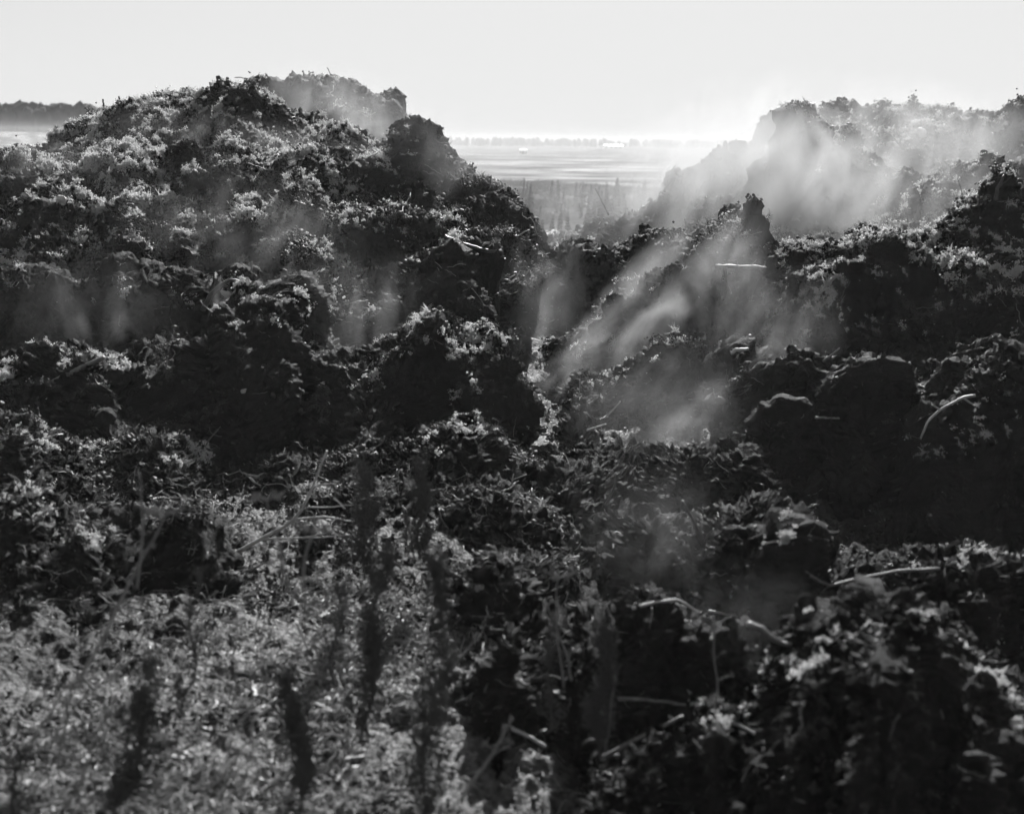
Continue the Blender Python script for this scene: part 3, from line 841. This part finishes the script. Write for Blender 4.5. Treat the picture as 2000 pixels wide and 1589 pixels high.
# ------------------------------------------------------------------ branches, roots, sticks
def branch(name, label, main, D, w, m='wood', sides=(), cat='branch', lift=0.03, wobble=.25, seed=1, dz=0.0):
    """main: pixel polyline; w: width in photo pixels at both ends; D None = lies on the surface"""
    if D is None:
        ds = [hitD(p[0], p[1] + 3, 15.0) for p in main]
        D = float(np.percentile(ds, 20)) - lift
    def path(pl, n):
        q = resample(np.array([[a[0], a[1]] for a in pl]), n)
        dd = D + dz * np.linspace(-1, 1, n)
        P = at(q[:, 0], q[:, 1], dd)
        return wob(P, wobble * w[0] * D / FPX, seed + len(pl), 5)
    k = D / FPX * .5
    P = path(main, 14)
    t = empty(name, tuple(P[0]), label, cat)
    V, F = tube(P - P[0], [w[0] * k, (w[0] + w[1]) * .5 * k, w[1] * k], 8)
    V = V + 0.35 * w[0] * k * perlin(V * 1.0 / max(w[0] * k, 1e-3) * .5, 95)[:, None]
    stem = link('stem', fast_mesh('stem', V, F, M[m]), t)
    for s in sides:
        Q = path(s[0], 9)
        V, F = tube(Q - P[0], [s[1] * k, s[1] * .4 * k], 6)
        link('side_branch', fast_mesh('side_branch', V, F, M[m]), stem)
    return t

branch('broken_branch', 'bare crossed branch sticking out level from the upright block, a broken piece hanging below', [(1397, 521), (1430, 519), (1478, 522), (1496, 523)], 17.2, (8, 6), 'wood',
       [([(1415, 522), (1419, 548), (1428, 574)], 9), ([(1440, 520), (1440, 510)], 4), ([(1466, 521), (1472, 513)], 3), ([(1480, 523), (1490, 532)], 4)], wobble=.2)
branch('broken_branch', 'short dark log jutting from the left heap at the gap', [(868, 462), (905, 476), (940, 488), (968, 492)], None, (7, 8), 'darkwood', [([(905, 476), (895, 462)], 4)], seed=2)
branch('loose_plank', 'straight weathered plank leaning in the shaded left slope', [(104, 746), (150, 722), (203, 698)], None, (11, 9), 'wood', cat='plank', wobble=.03, seed=3)
branch('bare_stick', 'thin straight stick standing in the steam before the young conifers', [(1189, 420), (1175, 392), (1163, 368)], 26.5, (3.2, 2), 'darkwood', seed=4)
branch('bare_stick', 'dark stick poking from the ridge beside the bright steam', [(1328, 486), (1316, 470), (1303, 450)], 20.8, (5, 3), 'darkwood', seed=5)
branch('bare_stick', 'tiny stick lying level on the fog-veiled ridge', [(1252, 406), (1275, 404)], 26.8, (3, 2), 'darkwood', seed=6)
branch('long_root', 'long curved root arching over the bank at right', [(1566, 1112), (1592, 1130), (1618, 1144), (1680, 1128), (1760, 1113), (1835, 1110)], None, (6, 5), 'wood', [([(1618, 1144), (1602, 1160)], 3)], lift=.12, seed=7, cat='root')
branch('bare_stick', 'pale stick lying on the hollow bank right of centre', [(1235, 1187), (1280, 1176), (1322, 1169), (1367, 1195)], None, (7, 4), 'palewood', lift=.12, seed=8)
branch('bare_stick', 'short pale stick right of the arched pale stick', [(1384, 1192), (1442, 1204)], None, (5, 4), 'palewood', lift=.1, seed=9)
branch('forked_root', 'dark forked root stump standing up from the ragged bank', [(1372, 1115), (1374, 1064), (1352, 1010), (1333, 978)], None, (10, 6), 'darkwood', [([(1374, 1062), (1386, 1040), (1394, 1032)], 6)], lift=.15, seed=10, cat='root')
branch('bare_stick', 'blurred level stick in the right-centre foreground', [(1206, 1364), (1270, 1366), (1340, 1376)], None, (9, 6), 'wood', lift=.15, seed=11)
branch('bare_stick', 'blurred slanting stick with pale broken end in the foreground', [(1172, 1480), (1250, 1440), (1335, 1398)], None, (10, 7), 'wood', [([(1250, 1440), (1290, 1432)], 6)], lift=.15, seed=12)
branch('bare_stick', 'blurred pale stick sloping down in the centre foreground', [(985, 1415), (1030, 1436), (1066, 1458)], None, (9, 7), 'palewood', lift=.12, seed=13)
branch('curved_branch', 'pale crooked branch curving up to the sparkling right ledge', [(1798, 856), (1812, 822), (1836, 800), (1880, 776), (1905, 772)], None, (4.5, 6), 'palewood', [([(1836, 800), (1820, 790)], 5), ([(1880, 776), (1900, 790), (1925, 796)], 5)], lift=.2, seed=14)
branch('forked_root', 'pair of short pale prongs on the shaded right slope', [(1770, 738), (1778, 720), (1776, 706)], None, (6, 4), 'palewood', [([(1782, 738), (1790, 718)], 5)], lift=.1, seed=15, cat='root')
branch('curved_branch', 'short bent stick on the ridge below centre', [(1184, 985), (1198, 955), (1206, 925)], None, (6, 3), 'darkwood', lift=.1, seed=16)
branch('root_stump', 'dark pronged root stump on the right bank near the edge', [(1945, 392), (1948, 368), (1962, 342)], None, (9, 4), 'darkwood', [([(1948, 368), (1974, 346)], 4)], lift=.15, seed=17, cat='root')
branch('curved_branch', 'dark arching root over the lower left bench by the pale stone', [(396, 606), (412, 575), (432, 556), (452, 546), (500, 560)], None, (11, 6), 'darkwood', lift=.15, seed=18, cat='root')
branch('bare_stick', 'thin stick with light end in the steam pool', [(1180, 816), (1196, 802), (1212, 783)], None, (4, 3), 'palewood', lift=.1, seed=19)
branch('bare_stick', 'thin short stick left of the light-ended stick', [(1146, 840), (1164, 834), (1184, 828)], None, (3.5, 3), 'palewood', lift=.1, seed=20)
branch('bare_stick', 'pale stick lying askew on the litter at far left', [(153, 1312), (180, 1342), (208, 1370)], None, (7, 7), 'stem', lift=.1, seed=21)
branch('bare_stick', 'short pale stick on the litter left of centre', [(496, 1405), (526, 1380)], None, (6, 5), 'palewood', lift=.1, seed=22)
branch('bare_stick', 'pale bent stalk in the litter by the weeds', [(578, 1215), (592, 1245), (602, 1268)], None, (6, 5), 'palewood', lift=.1, seed=23)
branch('skyline_stick', 'small stick upright on the left skyline, nearer the far wood', [(203, 212), (201, 194)], 24.6, (4, 3), 'darkwood', seed=24)
branch('skyline_stick', 'small stick upright on the left skyline, second from the far wood', [(236, 204), (232, 188)], 24.6, (4, 3), 'darkwood', seed=25)
branch('small_peg', 'tiny peg with pale knob on the steaming bench', [(491, 532), (491, 511)], None, (3, 5), 'palewood', lift=.1, seed=26, cat='peg')
branch('pale_root', 'pale curved shard of root on the dark right slope', [(1428, 690), (1438, 683), (1462, 682)], None, (8, 6), 'palewood', lift=.1, seed=27, cat='root')
branch('bare_stick', 'pale stick lying flat in the middle of the shaded right slope', [(1592, 815), (1640, 817)], None, (5, 4), 'wood', lift=.1, seed=28)
branch('bare_stick', 'faint stick slanting on the shaded right slope', [(1606, 706), (1622, 695), (1640, 680)], None, (4, 3), 'wood', lift=.1, seed=29)
branch('forked_branch', 'pale forked branch rising over the litter left of the tall weeds', [(428, 1098), (505, 1055), (560, 1025), (588, 1000), (612, 948), (638, 880)], None, (10, 4), 'palewood',
       [([(505, 1055), (545, 1050), (615, 1050), (690, 1044)], 5), ([(614, 952), (632, 945), (655, 944), (656, 958)], 3.5), ([(575, 1014), (630, 1008), (690, 1018)], 6), ([(600, 990), (650, 990), (696, 984)], 4), ([(590, 1050), (640, 1040), (676, 1022)], 3.5)], lift=.3, seed=30, wobble=.2)
branch('bare_stick', 'thin stick in the hollow left of the forked branch', [(470, 1120), (520, 1098), (590, 1085)], None, (4, 2), 'wood', lift=.15, seed=31)
branch('bare_stick', 'fine pale twig lying on the crust of the left heap', [(1090 * .35 + 100, 318), (520, 332)], None, (3, 2), 'wood', lift=.08, seed=32)
branch('bare_stick', 'thin root hanging on the dug face under the crusted bench', [(660, 440), (672, 462), (698, 478)], None, (3, 2), 'wood', lift=.08, seed=33)
branch('twisted_root', 'stout twisted root lying over the hollow bank at right', [(1458, 1218), (1490, 1228), (1515, 1250), (1545, 1258)], None, (14, 10), 'wood', [([(1515, 1250), (1545, 1240)], 6)], lift=.12, seed=34, cat='root')
branch('bare_stick', 'level stick lying along the crest of the black foreground mound', [(1700, 1218), (1745, 1224), (1795, 1228)], None, (5, 4), 'wood', lift=.1, seed=35)
branch('bare_stick', 'blurred stick poking down from the pale clumps at bottom right', [(1430, 1410), (1452, 1420), (1474, 1432)], None, (8, 7), 'palewood', lift=.1, seed=36)

def stone(px, py, w, label, i):
    h = hit(px, py)
    r = w * h[1] / FPX * .5
    V, F = ico(3)
    V = V * (1 + .7 * perlin(V * 1.3 + i * 4, 97) + .3 * perlin(V * 4 + i, 98))[:, None] * np.array([1, .8, .75])
    o = link('pale_stone', fast_mesh('pale_stone', V, F, M['stone']), label=label, category='stone')
    o.location = h + np.array([0, 0, r * .4]); o.scale = (r,) * 3; o.rotation_euler = (0, .4, i)
stone(441, 583, 26, 'smooth pale stone under the arching root on the lower left bench', 1)
stone(50, 391, 24, 'pale lump lying alone at the left end of the middle bench', 2)
stone(119, 397, 24, 'second pale lump on the left end of the middle bench', 3)
stone(475, 766, 13, 'tiny pale stone on the shaded slope, left of centre', 4)
stone(1800, 268, 26, 'hazy pale lump on the right skyline heap', 5)
stone(1745, 292, 24, 'hazy round lump below the skyline heap lump', 6)

# ------------------------------------------------------------------ dry weeds in the near foreground, out of focus
OCT = (np.array([(1, 0, 0), (-1, 0, 0), (0, 1, 0), (0, -1, 0), (0, 0, 1.2), (0, 0, -1.2)], float),
       np.array([(0, 2, 4), (2, 1, 4), (1, 3, 4), (3, 0, 4), (2, 0, 5), (1, 2, 5), (3, 1, 5), (0, 3, 5)]))

def dock(px, py, D, hpx, wpx, label, seed, lean=0.0, thin=False):
    """a dead dock plant: upright stem, crowded racemes of dark seeds"""
    g = np.random.default_rng(700 + seed)
    base = at(px, py, D); k = D / FPX
    base[2] = min(base[2], 0.05) if py > 1400 else base[2]
    top = at(px + lean, py - hpx, D)
    H = top - base; hh = np.linalg.norm(H)
    t = empty('dry_dock_plant', tuple(base), label, 'plant')
    st = wob(np.linspace(0, 1, 12)[:, None] * H, .16 * hh, seed, 2.5)
    st[0] = 0
    stem = link('stem', fast_mesh('stem', *tube(st, [.009, .006, .003], 6), M['weed']), t)
    nr = 12 if thin else 40
    for r in range(nr):
        j = .04 + .9 * g.uniform() ** 1.25; p0 = np.array([np.interp(j, np.linspace(0, 1, 12), st[:, q]) for q in range(3)])
        a = g.uniform(0, 6.28); L = hh * g.uniform(.12, .3) * (1.1 - .6 * j)
        out = wpx * k * .5 * g.uniform(.2, 1.35) * (1.15 - .8 * j)
        tt = np.linspace(0, 1, 6)[:, None]
        ax = p0 + np.array([math.cos(a) * out, math.sin(a) * out, 0]) * tt ** .7 + np.array([0, 0, L]) * tt
        parts = [tube(ax, [.004, .002], 4)]
        ns = 26 if thin else 56
        q = g.uniform(0, 1, ns); c = np.stack([np.interp(q, tt[:, 0], ax[:, z]) for z in range(3)], -1) + g.normal(size=(ns, 3)) * np.array([.02, .02, .024])
        for z in range(ns):
            parts.append((OCT[0] * g.uniform(.004, .009) + c[z], OCT[1]))
        link('seed_head', fast_mesh('seed_head', *join(parts), M['weed'], smooth=False), stem)
    for r in range(2 if thin else 5):
        j = g.uniform(.02, .4); p0 = np.array([np.interp(j, np.linspace(0, 1, 12), st[:, q]) for q in range(3)])
        a = g.uniform(0, 6.28); L = g.uniform(.05, .12); u = np.linspace(0, 1, 7)
        wd = .011 * np.sin(np.pi * np.clip(u, .05, .97)) ** .7
        cx = p0 + np.stack([math.cos(a) * L * u, math.sin(a) * L * u, L * (.5 * u - .9 * u * u)], -1)
        sd = np.array([-math.sin(a), math.cos(a), .3]); crl = g.normal(size=7) * .006
        Gd = np.stack([cx - sd * wd[:, None] + [0, 0, .01], cx + np.stack([crl] * 3, -1), cx + sd * wd[:, None]], 1)
        F = gridF(7, 3); V = Gd.reshape(-1, 3)
        V = np.concatenate([V, V - [0, 0, .0015]]); F = np.concatenate([F, F[:, ::-1] + 21])
        link('leaf', fast_mesh('leaf', V, F, M['leaf']), t)

dock(225, 1600, 5.9, 330, 84, 'dark blurred dock plant with leaning seed heads at bottom left', 1, lean=80)
dock(590, 1580, 5.9, 250, 50, 'short dark dock plant at the bottom, left of the tallest weed', 2, lean=-28)
dock(702, 1450, 6.6, 380, 62, 'tall slim dark dock plant just left of the tallest weed', 3, lean=55)
dock(818, 1620, 5.7, 560, 100, 'tallest and broadest dark dock plant, left of centre foreground', 4, lean=34)
dock(712, 1130, 9.0, 265, 84, 'dark conical dock plant behind the tallest weed, tip against the slope', 5, lean=-4)
dock(820, 1090, 9.4, 190, 75, 'smaller dark dock plant behind the tallest weed, to its right', 6, lean=2)
dock(652, 1340, 7.2, 230, 36, 'thin dark dock plant left of the tall slim one', 7, lean=8, thin=True)
dock(362, 1400, 6.9, 300, 26, 'wispy thin dock stalk over the litter, left foreground', 8, lean=10, thin=True)
dock(1066, 1430, 6.9, 220, 44, 'faint dark dock plant right of the tallest weed', 9, lean=6, thin=True)
dock(1172, 1480, 6.6, 270, 48, 'ragged dock plant at centre bottom, furthest right of the weeds', 10, lean=8)
dock(28, 1620, 5.8, 150, 30, 'stub of a dark dock stalk in the bottom left corner', 11, lean=4, thin=True)

def stalk(pts, D, w, label, umbel=False, seed=1, m='stem'):
    g = np.random.default_rng(800 + seed)
    k = D / FPX
    q = resample(np.array(pts, float), 14)
    P = wob(at(q[:, 0], q[:, 1], np.full(14, D)), .02, seed, 3)
    t = empty('dry_stalk', tuple(P[0]), label, 'plant')
    stem = link('stem', fast_mesh('stem', *tube(P - P[0], [w * k * .5, w * k * .4, w * k * .25], 6), M[m]), t)
    tip = P[-1] - P[0]
    for r in range(9 if umbel else 4):
        a = g.uniform(0, 6.28); L = g.uniform(.05, .1)
        st = tip if umbel else P[g.integers(4, 13)] - P[0]
        e = st + np.array([math.cos(a) * L, math.sin(a) * L * .6, L * g.uniform(.2, .7)])
        parts = [tube(np.stack([st, (st + e) / 2 + [0, 0, .008], e]), [w * k * .22, w * k * .14], 4)]
        for z in range(7):
            parts.append((OCT[0] * g.uniform(.004, .008) + e + g.normal(size=3) * .008, OCT[1]))
        link('flower_head' if umbel else 'side_twig', fast_mesh('side_twig', *join(parts), M[m], smooth=False), stem)
stalk([(160, 1320), (215, 1210), (275, 1095), (306, 1050), (322, 1010)], 6.2, 7, 'long pale dry stalk slanting up to a withered umbel, left foreground', True, 1)
stalk([(268, 1150), (280, 1020), (272, 925)], 6.6, 6, 'thin upright dry stalk behind the withered umbel', False, 2)
stalk([(60, 1450), (130, 1340), (210, 1290)], 6.2, 6, 'dry stalk bent low at the left edge of the litter', False, 3)
stalk([(110, 1500), (128, 1400), (140, 1330)], 6.0, 8, 'pale stalk standing at far left among the litter', False, 4)
stalk([(40, 1440), (150, 1370), (250, 1290)], 5.9, 6, 'second low bent stalk crossing the left litter', False, 5)
stalk([(560, 1140), (545, 1060), (520, 980)], 6.4, 6, 'dry stalk left of the forked branch tip', True, 6)
stalk([(600, 1200), (590, 1110), (612, 1040)], 6.0, 8, 'out-of-focus dry stalk with pale heads before the forked branch', True, 7)
stalk([(1120, 1330), (1095, 1250), (1062, 1170)], 7.0, 5, 'thin forked dry stalk at centre over the hollow bank', False, 8)
stalk([(1100, 1340), (1085, 1220), (1090, 1130)], 7.2, 5, 'upright dry stalk with pale tip at centre', True, 9)
stalk([(760, 1400), (860, 1330), (940, 1240)], 6.2, 6, 'dry stalk leaning right from the tallest weed', False, 10)
stalk([(430, 1560), (470, 1460), (560, 1390)], 5.9, 6, 'bent dry stalk low in the bottom litter', False, 11)
stalk([(900, 1560), (960, 1480), (1000, 1400)], 6.0, 7, 'dry stalk at bottom centre left of the ragged weed', False, 12)
stalk([(1180, 1470), (1200, 1330), (1195, 1230)], 6.6, 5, 'dry stalk rising through the ragged weed', False, 13)
stalk([(1385, 1480), (1400, 1340), (1392, 1200)], 7.0, 5, 'faint single stalk left of the black mound', False, 14)

# ------------------------------------------------------------------ air: haze and steam
def volume_mat(name, density, aniso, node_fn=None, alb=0.9):
    m = bpy.data.materials.new(name); m.use_nodes = True
    n = m.node_tree; n.nodes.clear()
    out = n.nodes.new('ShaderNodeOutputMaterial')
    v = n.nodes.new('ShaderNodeVolumePrincipled')
    v.inputs['Color'].default_value = (alb, alb, alb, 1)
    v.inputs['Anisotropy'].default_value = aniso
    v.inputs['Density'].default_value = density
    n.links.new(v.outputs[0], out.inputs['Volume'])
    if node_fn:
        n.links.new(node_fn(n), v.inputs['Density'])
    return m

def build_haze():
    x, y0, y1, z0, z1 = 6000, -40, 8900, -9.6, 6.0
    V = [(sx * x, y, z) for z in (z0, z1) for y in (y0, y1) for sx in (-1, 1)]
    F = [(0, 2, 3, 1), (4, 5, 7, 6), (0, 1, 5, 4), (2, 6, 7, 3), (0, 4, 6, 2), (1, 3, 7, 5)]
    me = fast_mesh('haze', V, F, volume_mat('thin_haze', 0.0007, 0.0, alb=0.8), smooth=False)
    link('haze', me, kind='stuff', label='thin pale haze over the heaps and the plain', category='haze')

def steam(label, px, py, D, rx, ry, rd, dens, rise=0.0, lean=0.0, scale=1.0, seed=0, gain=1.0):
    """a drifting bank of steam: closed lumpy hull; density thins to nothing at its edge"""
    c = at(px, py, D)
    k = D / FPX
    R = np.array([rx * k, rd, ry * k])
    V, F = ico(3)
    me = fast_mesh('steam', V, F, None)
    def dn(n):
        tc = n.nodes.new('ShaderNodeTexCoord')
        ln = n.nodes.new('ShaderNodeVectorMath'); ln.operation = 'LENGTH'
        n.links.new(tc.outputs['Object'], ln.inputs[0])
        mp = n.nodes.new('ShaderNodeMapping')
        mp.inputs['Location'].default_value = (seed * 7.3, seed * 3.1, -seed * 1.7)
        mp.inputs['Scale'].default_value = (R[0] * 2.2 * scale, R[1] * 1.5 * scale, R[2] * 1.15 * scale)
        n.links.new(tc.outputs['Object'], mp.inputs['Vector'])
        tx = n.nodes.new('ShaderNodeTexNoise'); tx.inputs['Scale'].default_value = 1.0; tx.inputs['Detail'].default_value = 3.5
        tx.inputs['Roughness'].default_value = 0.55; tx.inputs['Distortion'].default_value = 1.4
        n.links.new(mp.outputs[0], tx.inputs['Vector'])
        a = n.nodes.new('ShaderNodeMapRange')
        a.inputs['From Min'].default_value = 0.40; a.inputs['From Max'].default_value = 0.80
        a.inputs['To Min'].default_value = 0.0; a.inputs['To Max'].default_value = 1.0
        n.links.new(tx.outputs['Fac'], a.inputs['Value'])
        e = n.nodes.new('ShaderNodeMapRange'); e.interpolation_type = 'SMOOTHSTEP'
        e.inputs['From Min'].default_value = 1.0; e.inputs['From Max'].default_value = 0.15
        ew = n.nodes.new('ShaderNodeMath'); ew.operation = 'MULTIPLY_ADD'      # ragged edge
        ew.inputs[1].default_value = -1.6; ew.inputs[2].default_value = 0.8
        n.links.new(tx.outputs['Fac'], ew.inputs[0])
        ea = n.nodes.new('ShaderNodeMath'); ea.operation = 'ADD'
        n.links.new(ln.outputs['Value'], ea.inputs[0]); n.links.new(ew.outputs[0], ea.inputs[1])
        em = n.nodes.new('ShaderNodeMath'); em.operation = 'MAXIMUM'
        n.links.new(ea.outputs[0], em.inputs[0]); n.links.new(ln.outputs['Value'], em.inputs[1])
        n.links.new(em.outputs[0], e.inputs['Value'])
        m1 = n.nodes.new('ShaderNodeMath'); m1.operation = 'MULTIPLY'
        n.links.new(a.outputs[0], m1.inputs[0]); n.links.new(e.outputs[0], m1.inputs[1])
        m2 = n.nodes.new('ShaderNodeMath'); m2.operation = 'MULTIPLY'; m2.inputs[1].default_value = dens * 1.5
        n.links.new(m1.outputs[0], m2.inputs[0])
        return m2.outputs[0]
    me.materials.append(volume_mat('steam', dens, 0.0, dn))
    o = link('steam', me, kind='stuff', label=label, category='steam')
    o.location = c; o.scale = R
    o.rotation_euler = (0, lean, 0)
    return o

build_haze()
ST = [  # label, px, py, D, rx, ry, depth radius, density, lean, noise scale
    ('bright dense steam filling the gap right of centre', 1400, 420, 26.0, 280, 190, 5.5, 0.72, 0.35, .6),
    ('steam drifting over the tower-like block', 1570, 370, 21.4, 310, 210, 2.2, 1.1, 0.3, .7),
    ('steam blowing along the right skyline heap', 1720, 310, 25.5, 540, 180, 3.5, 0.75, 0.1, .6),
    ('thin steam along the far right bank', 1800, 380, 20.6, 320, 190, 1.5, 0.45, 0.3, .7),
    ('lowest of the slanting streaks of steam in the centre', 1105, 730, 17.0, 48, 250, 0.9, 0.9, 0.66, .9),
    ('long slanting streak of steam through the centre ridges', 1185, 640, 18.6, 60, 320, 1.2, 0.95, 0.66, .9),
    ('slanting streak of steam under the humped ridge', 1290, 610, 17.1, 52, 250, 1.0, 0.95, 0.7, .9),
    ('slanting streak of steam below the crossed branch', 1370, 560, 17.6, 60, 250, 1.0, 0.8, 0.5, .9),
    ('steam rising beside the upright branch block', 1430, 580, 16.6, 90, 230, 1.0, 0.45, 0.2, .9),
    ('broad faint steam on the slope below the centre ridges', 1290, 800, 14.4, 280, 200, 1.2, 0.2, 0.5, .9),
    ('slanting wisp above the ragged low ridge', 1330, 830, 14.2, 50, 170, 0.7, 0.6, 0.75, 1.1),
    ('faint steam before the ragged bank', 1270, 1050, 10.2, 220, 220, 0.9, 0.12, 0.5, 1.0),
    ('thin wisp leaning over the ragged bank', 1290, 1060, 10.0, 45, 170, 0.5, 0.3, 0.6, 1.1),
    ('low wisp over the hollow bank', 1490, 1230, 8.0, 210, 170, 0.6, 0.13, 0.5, 1.0),
    ('thin steam over the shaded right slope', 1500, 690, 15.6, 180, 240, 1.0, 0.25, 0.3, .9),
    ('steam veiling the furthest left heap', 680, 240, 27.0, 240, 120, 1.8, 0.6, 0.3, .9),
    ('steam over the left heap crust', 520, 310, 22.8, 360, 90, 1.4, 0.3, 0.2, .9),
    ('broad faint steam before the left dug face', 500, 470, 18.6, 360, 170, 1.1, 0.15, 0.4, .9),
    ('wisp rising from the middle of the left dug face', 560, 500, 18.2, 70, 170, 0.8, 0.35, 0.35, 1.1),
    ('faint steam along the lower left bench', 660, 610, 16.2, 260, 170, 0.9, 0.13, 0.1, 1.0),
    ('wisp right of the pale stone', 560, 600, 16.2, 40, 150, 0.5, 0.5, 0.3, 1.2),
    ('pair of upright wisps at the end of the lower bench', 690, 620, 16.0, 30, 140, 0.4, 0.5, -0.12, 1.2),
    ('second upright wisp at the end of the lower bench', 755, 610, 16.0, 32, 150, 0.4, 0.42, 0.15, 1.2),
    ('upright wisp below the pale stone', 438, 625, 16.0, 34, 110, 0.4, 0.9, -0.1, 1.2),
    ('leaning wisp over the plank', 150, 630, 16.0, 30, 140, 0.4, 0.4, -0.35, 1.2),
    ('upright wisp right of the plank', 235, 610, 16.0, 32, 140, 0.4, 0.38, 0.25, 1.2),
    ('faint steam over the dark left slope', 160, 600, 16.2, 260, 150, 0.9, 0.1, 0.1, 1.0),
    ('faint steam at the far left end of the heap', 90, 340, 21.0, 240, 120, 1.0, 0.14, 0.1, 1.1),
    ('steam over the right shoulder of the left heap', 850, 340, 21.8, 220, 160, 1.2, 0.25, 0.4, .9),
    ('faint veil in the gap before the conifers', 1180, 440, 24.5, 300, 140, 3.0, 0.18, 0.5, .6),
    ('thin steam hanging in the gully between the heaps', 1040, 610, 19.0, 120, 220, 2.0, 0.22, 0.3, .9),
]
for i, s in enumerate(ST):
    steam(s[0], s[1], s[2], s[3], s[4], s[5], s[6], s[7], lean=s[8], scale=18.0 / s[3] * (s[9] if len(s) > 9 else .8), seed=i + 1)
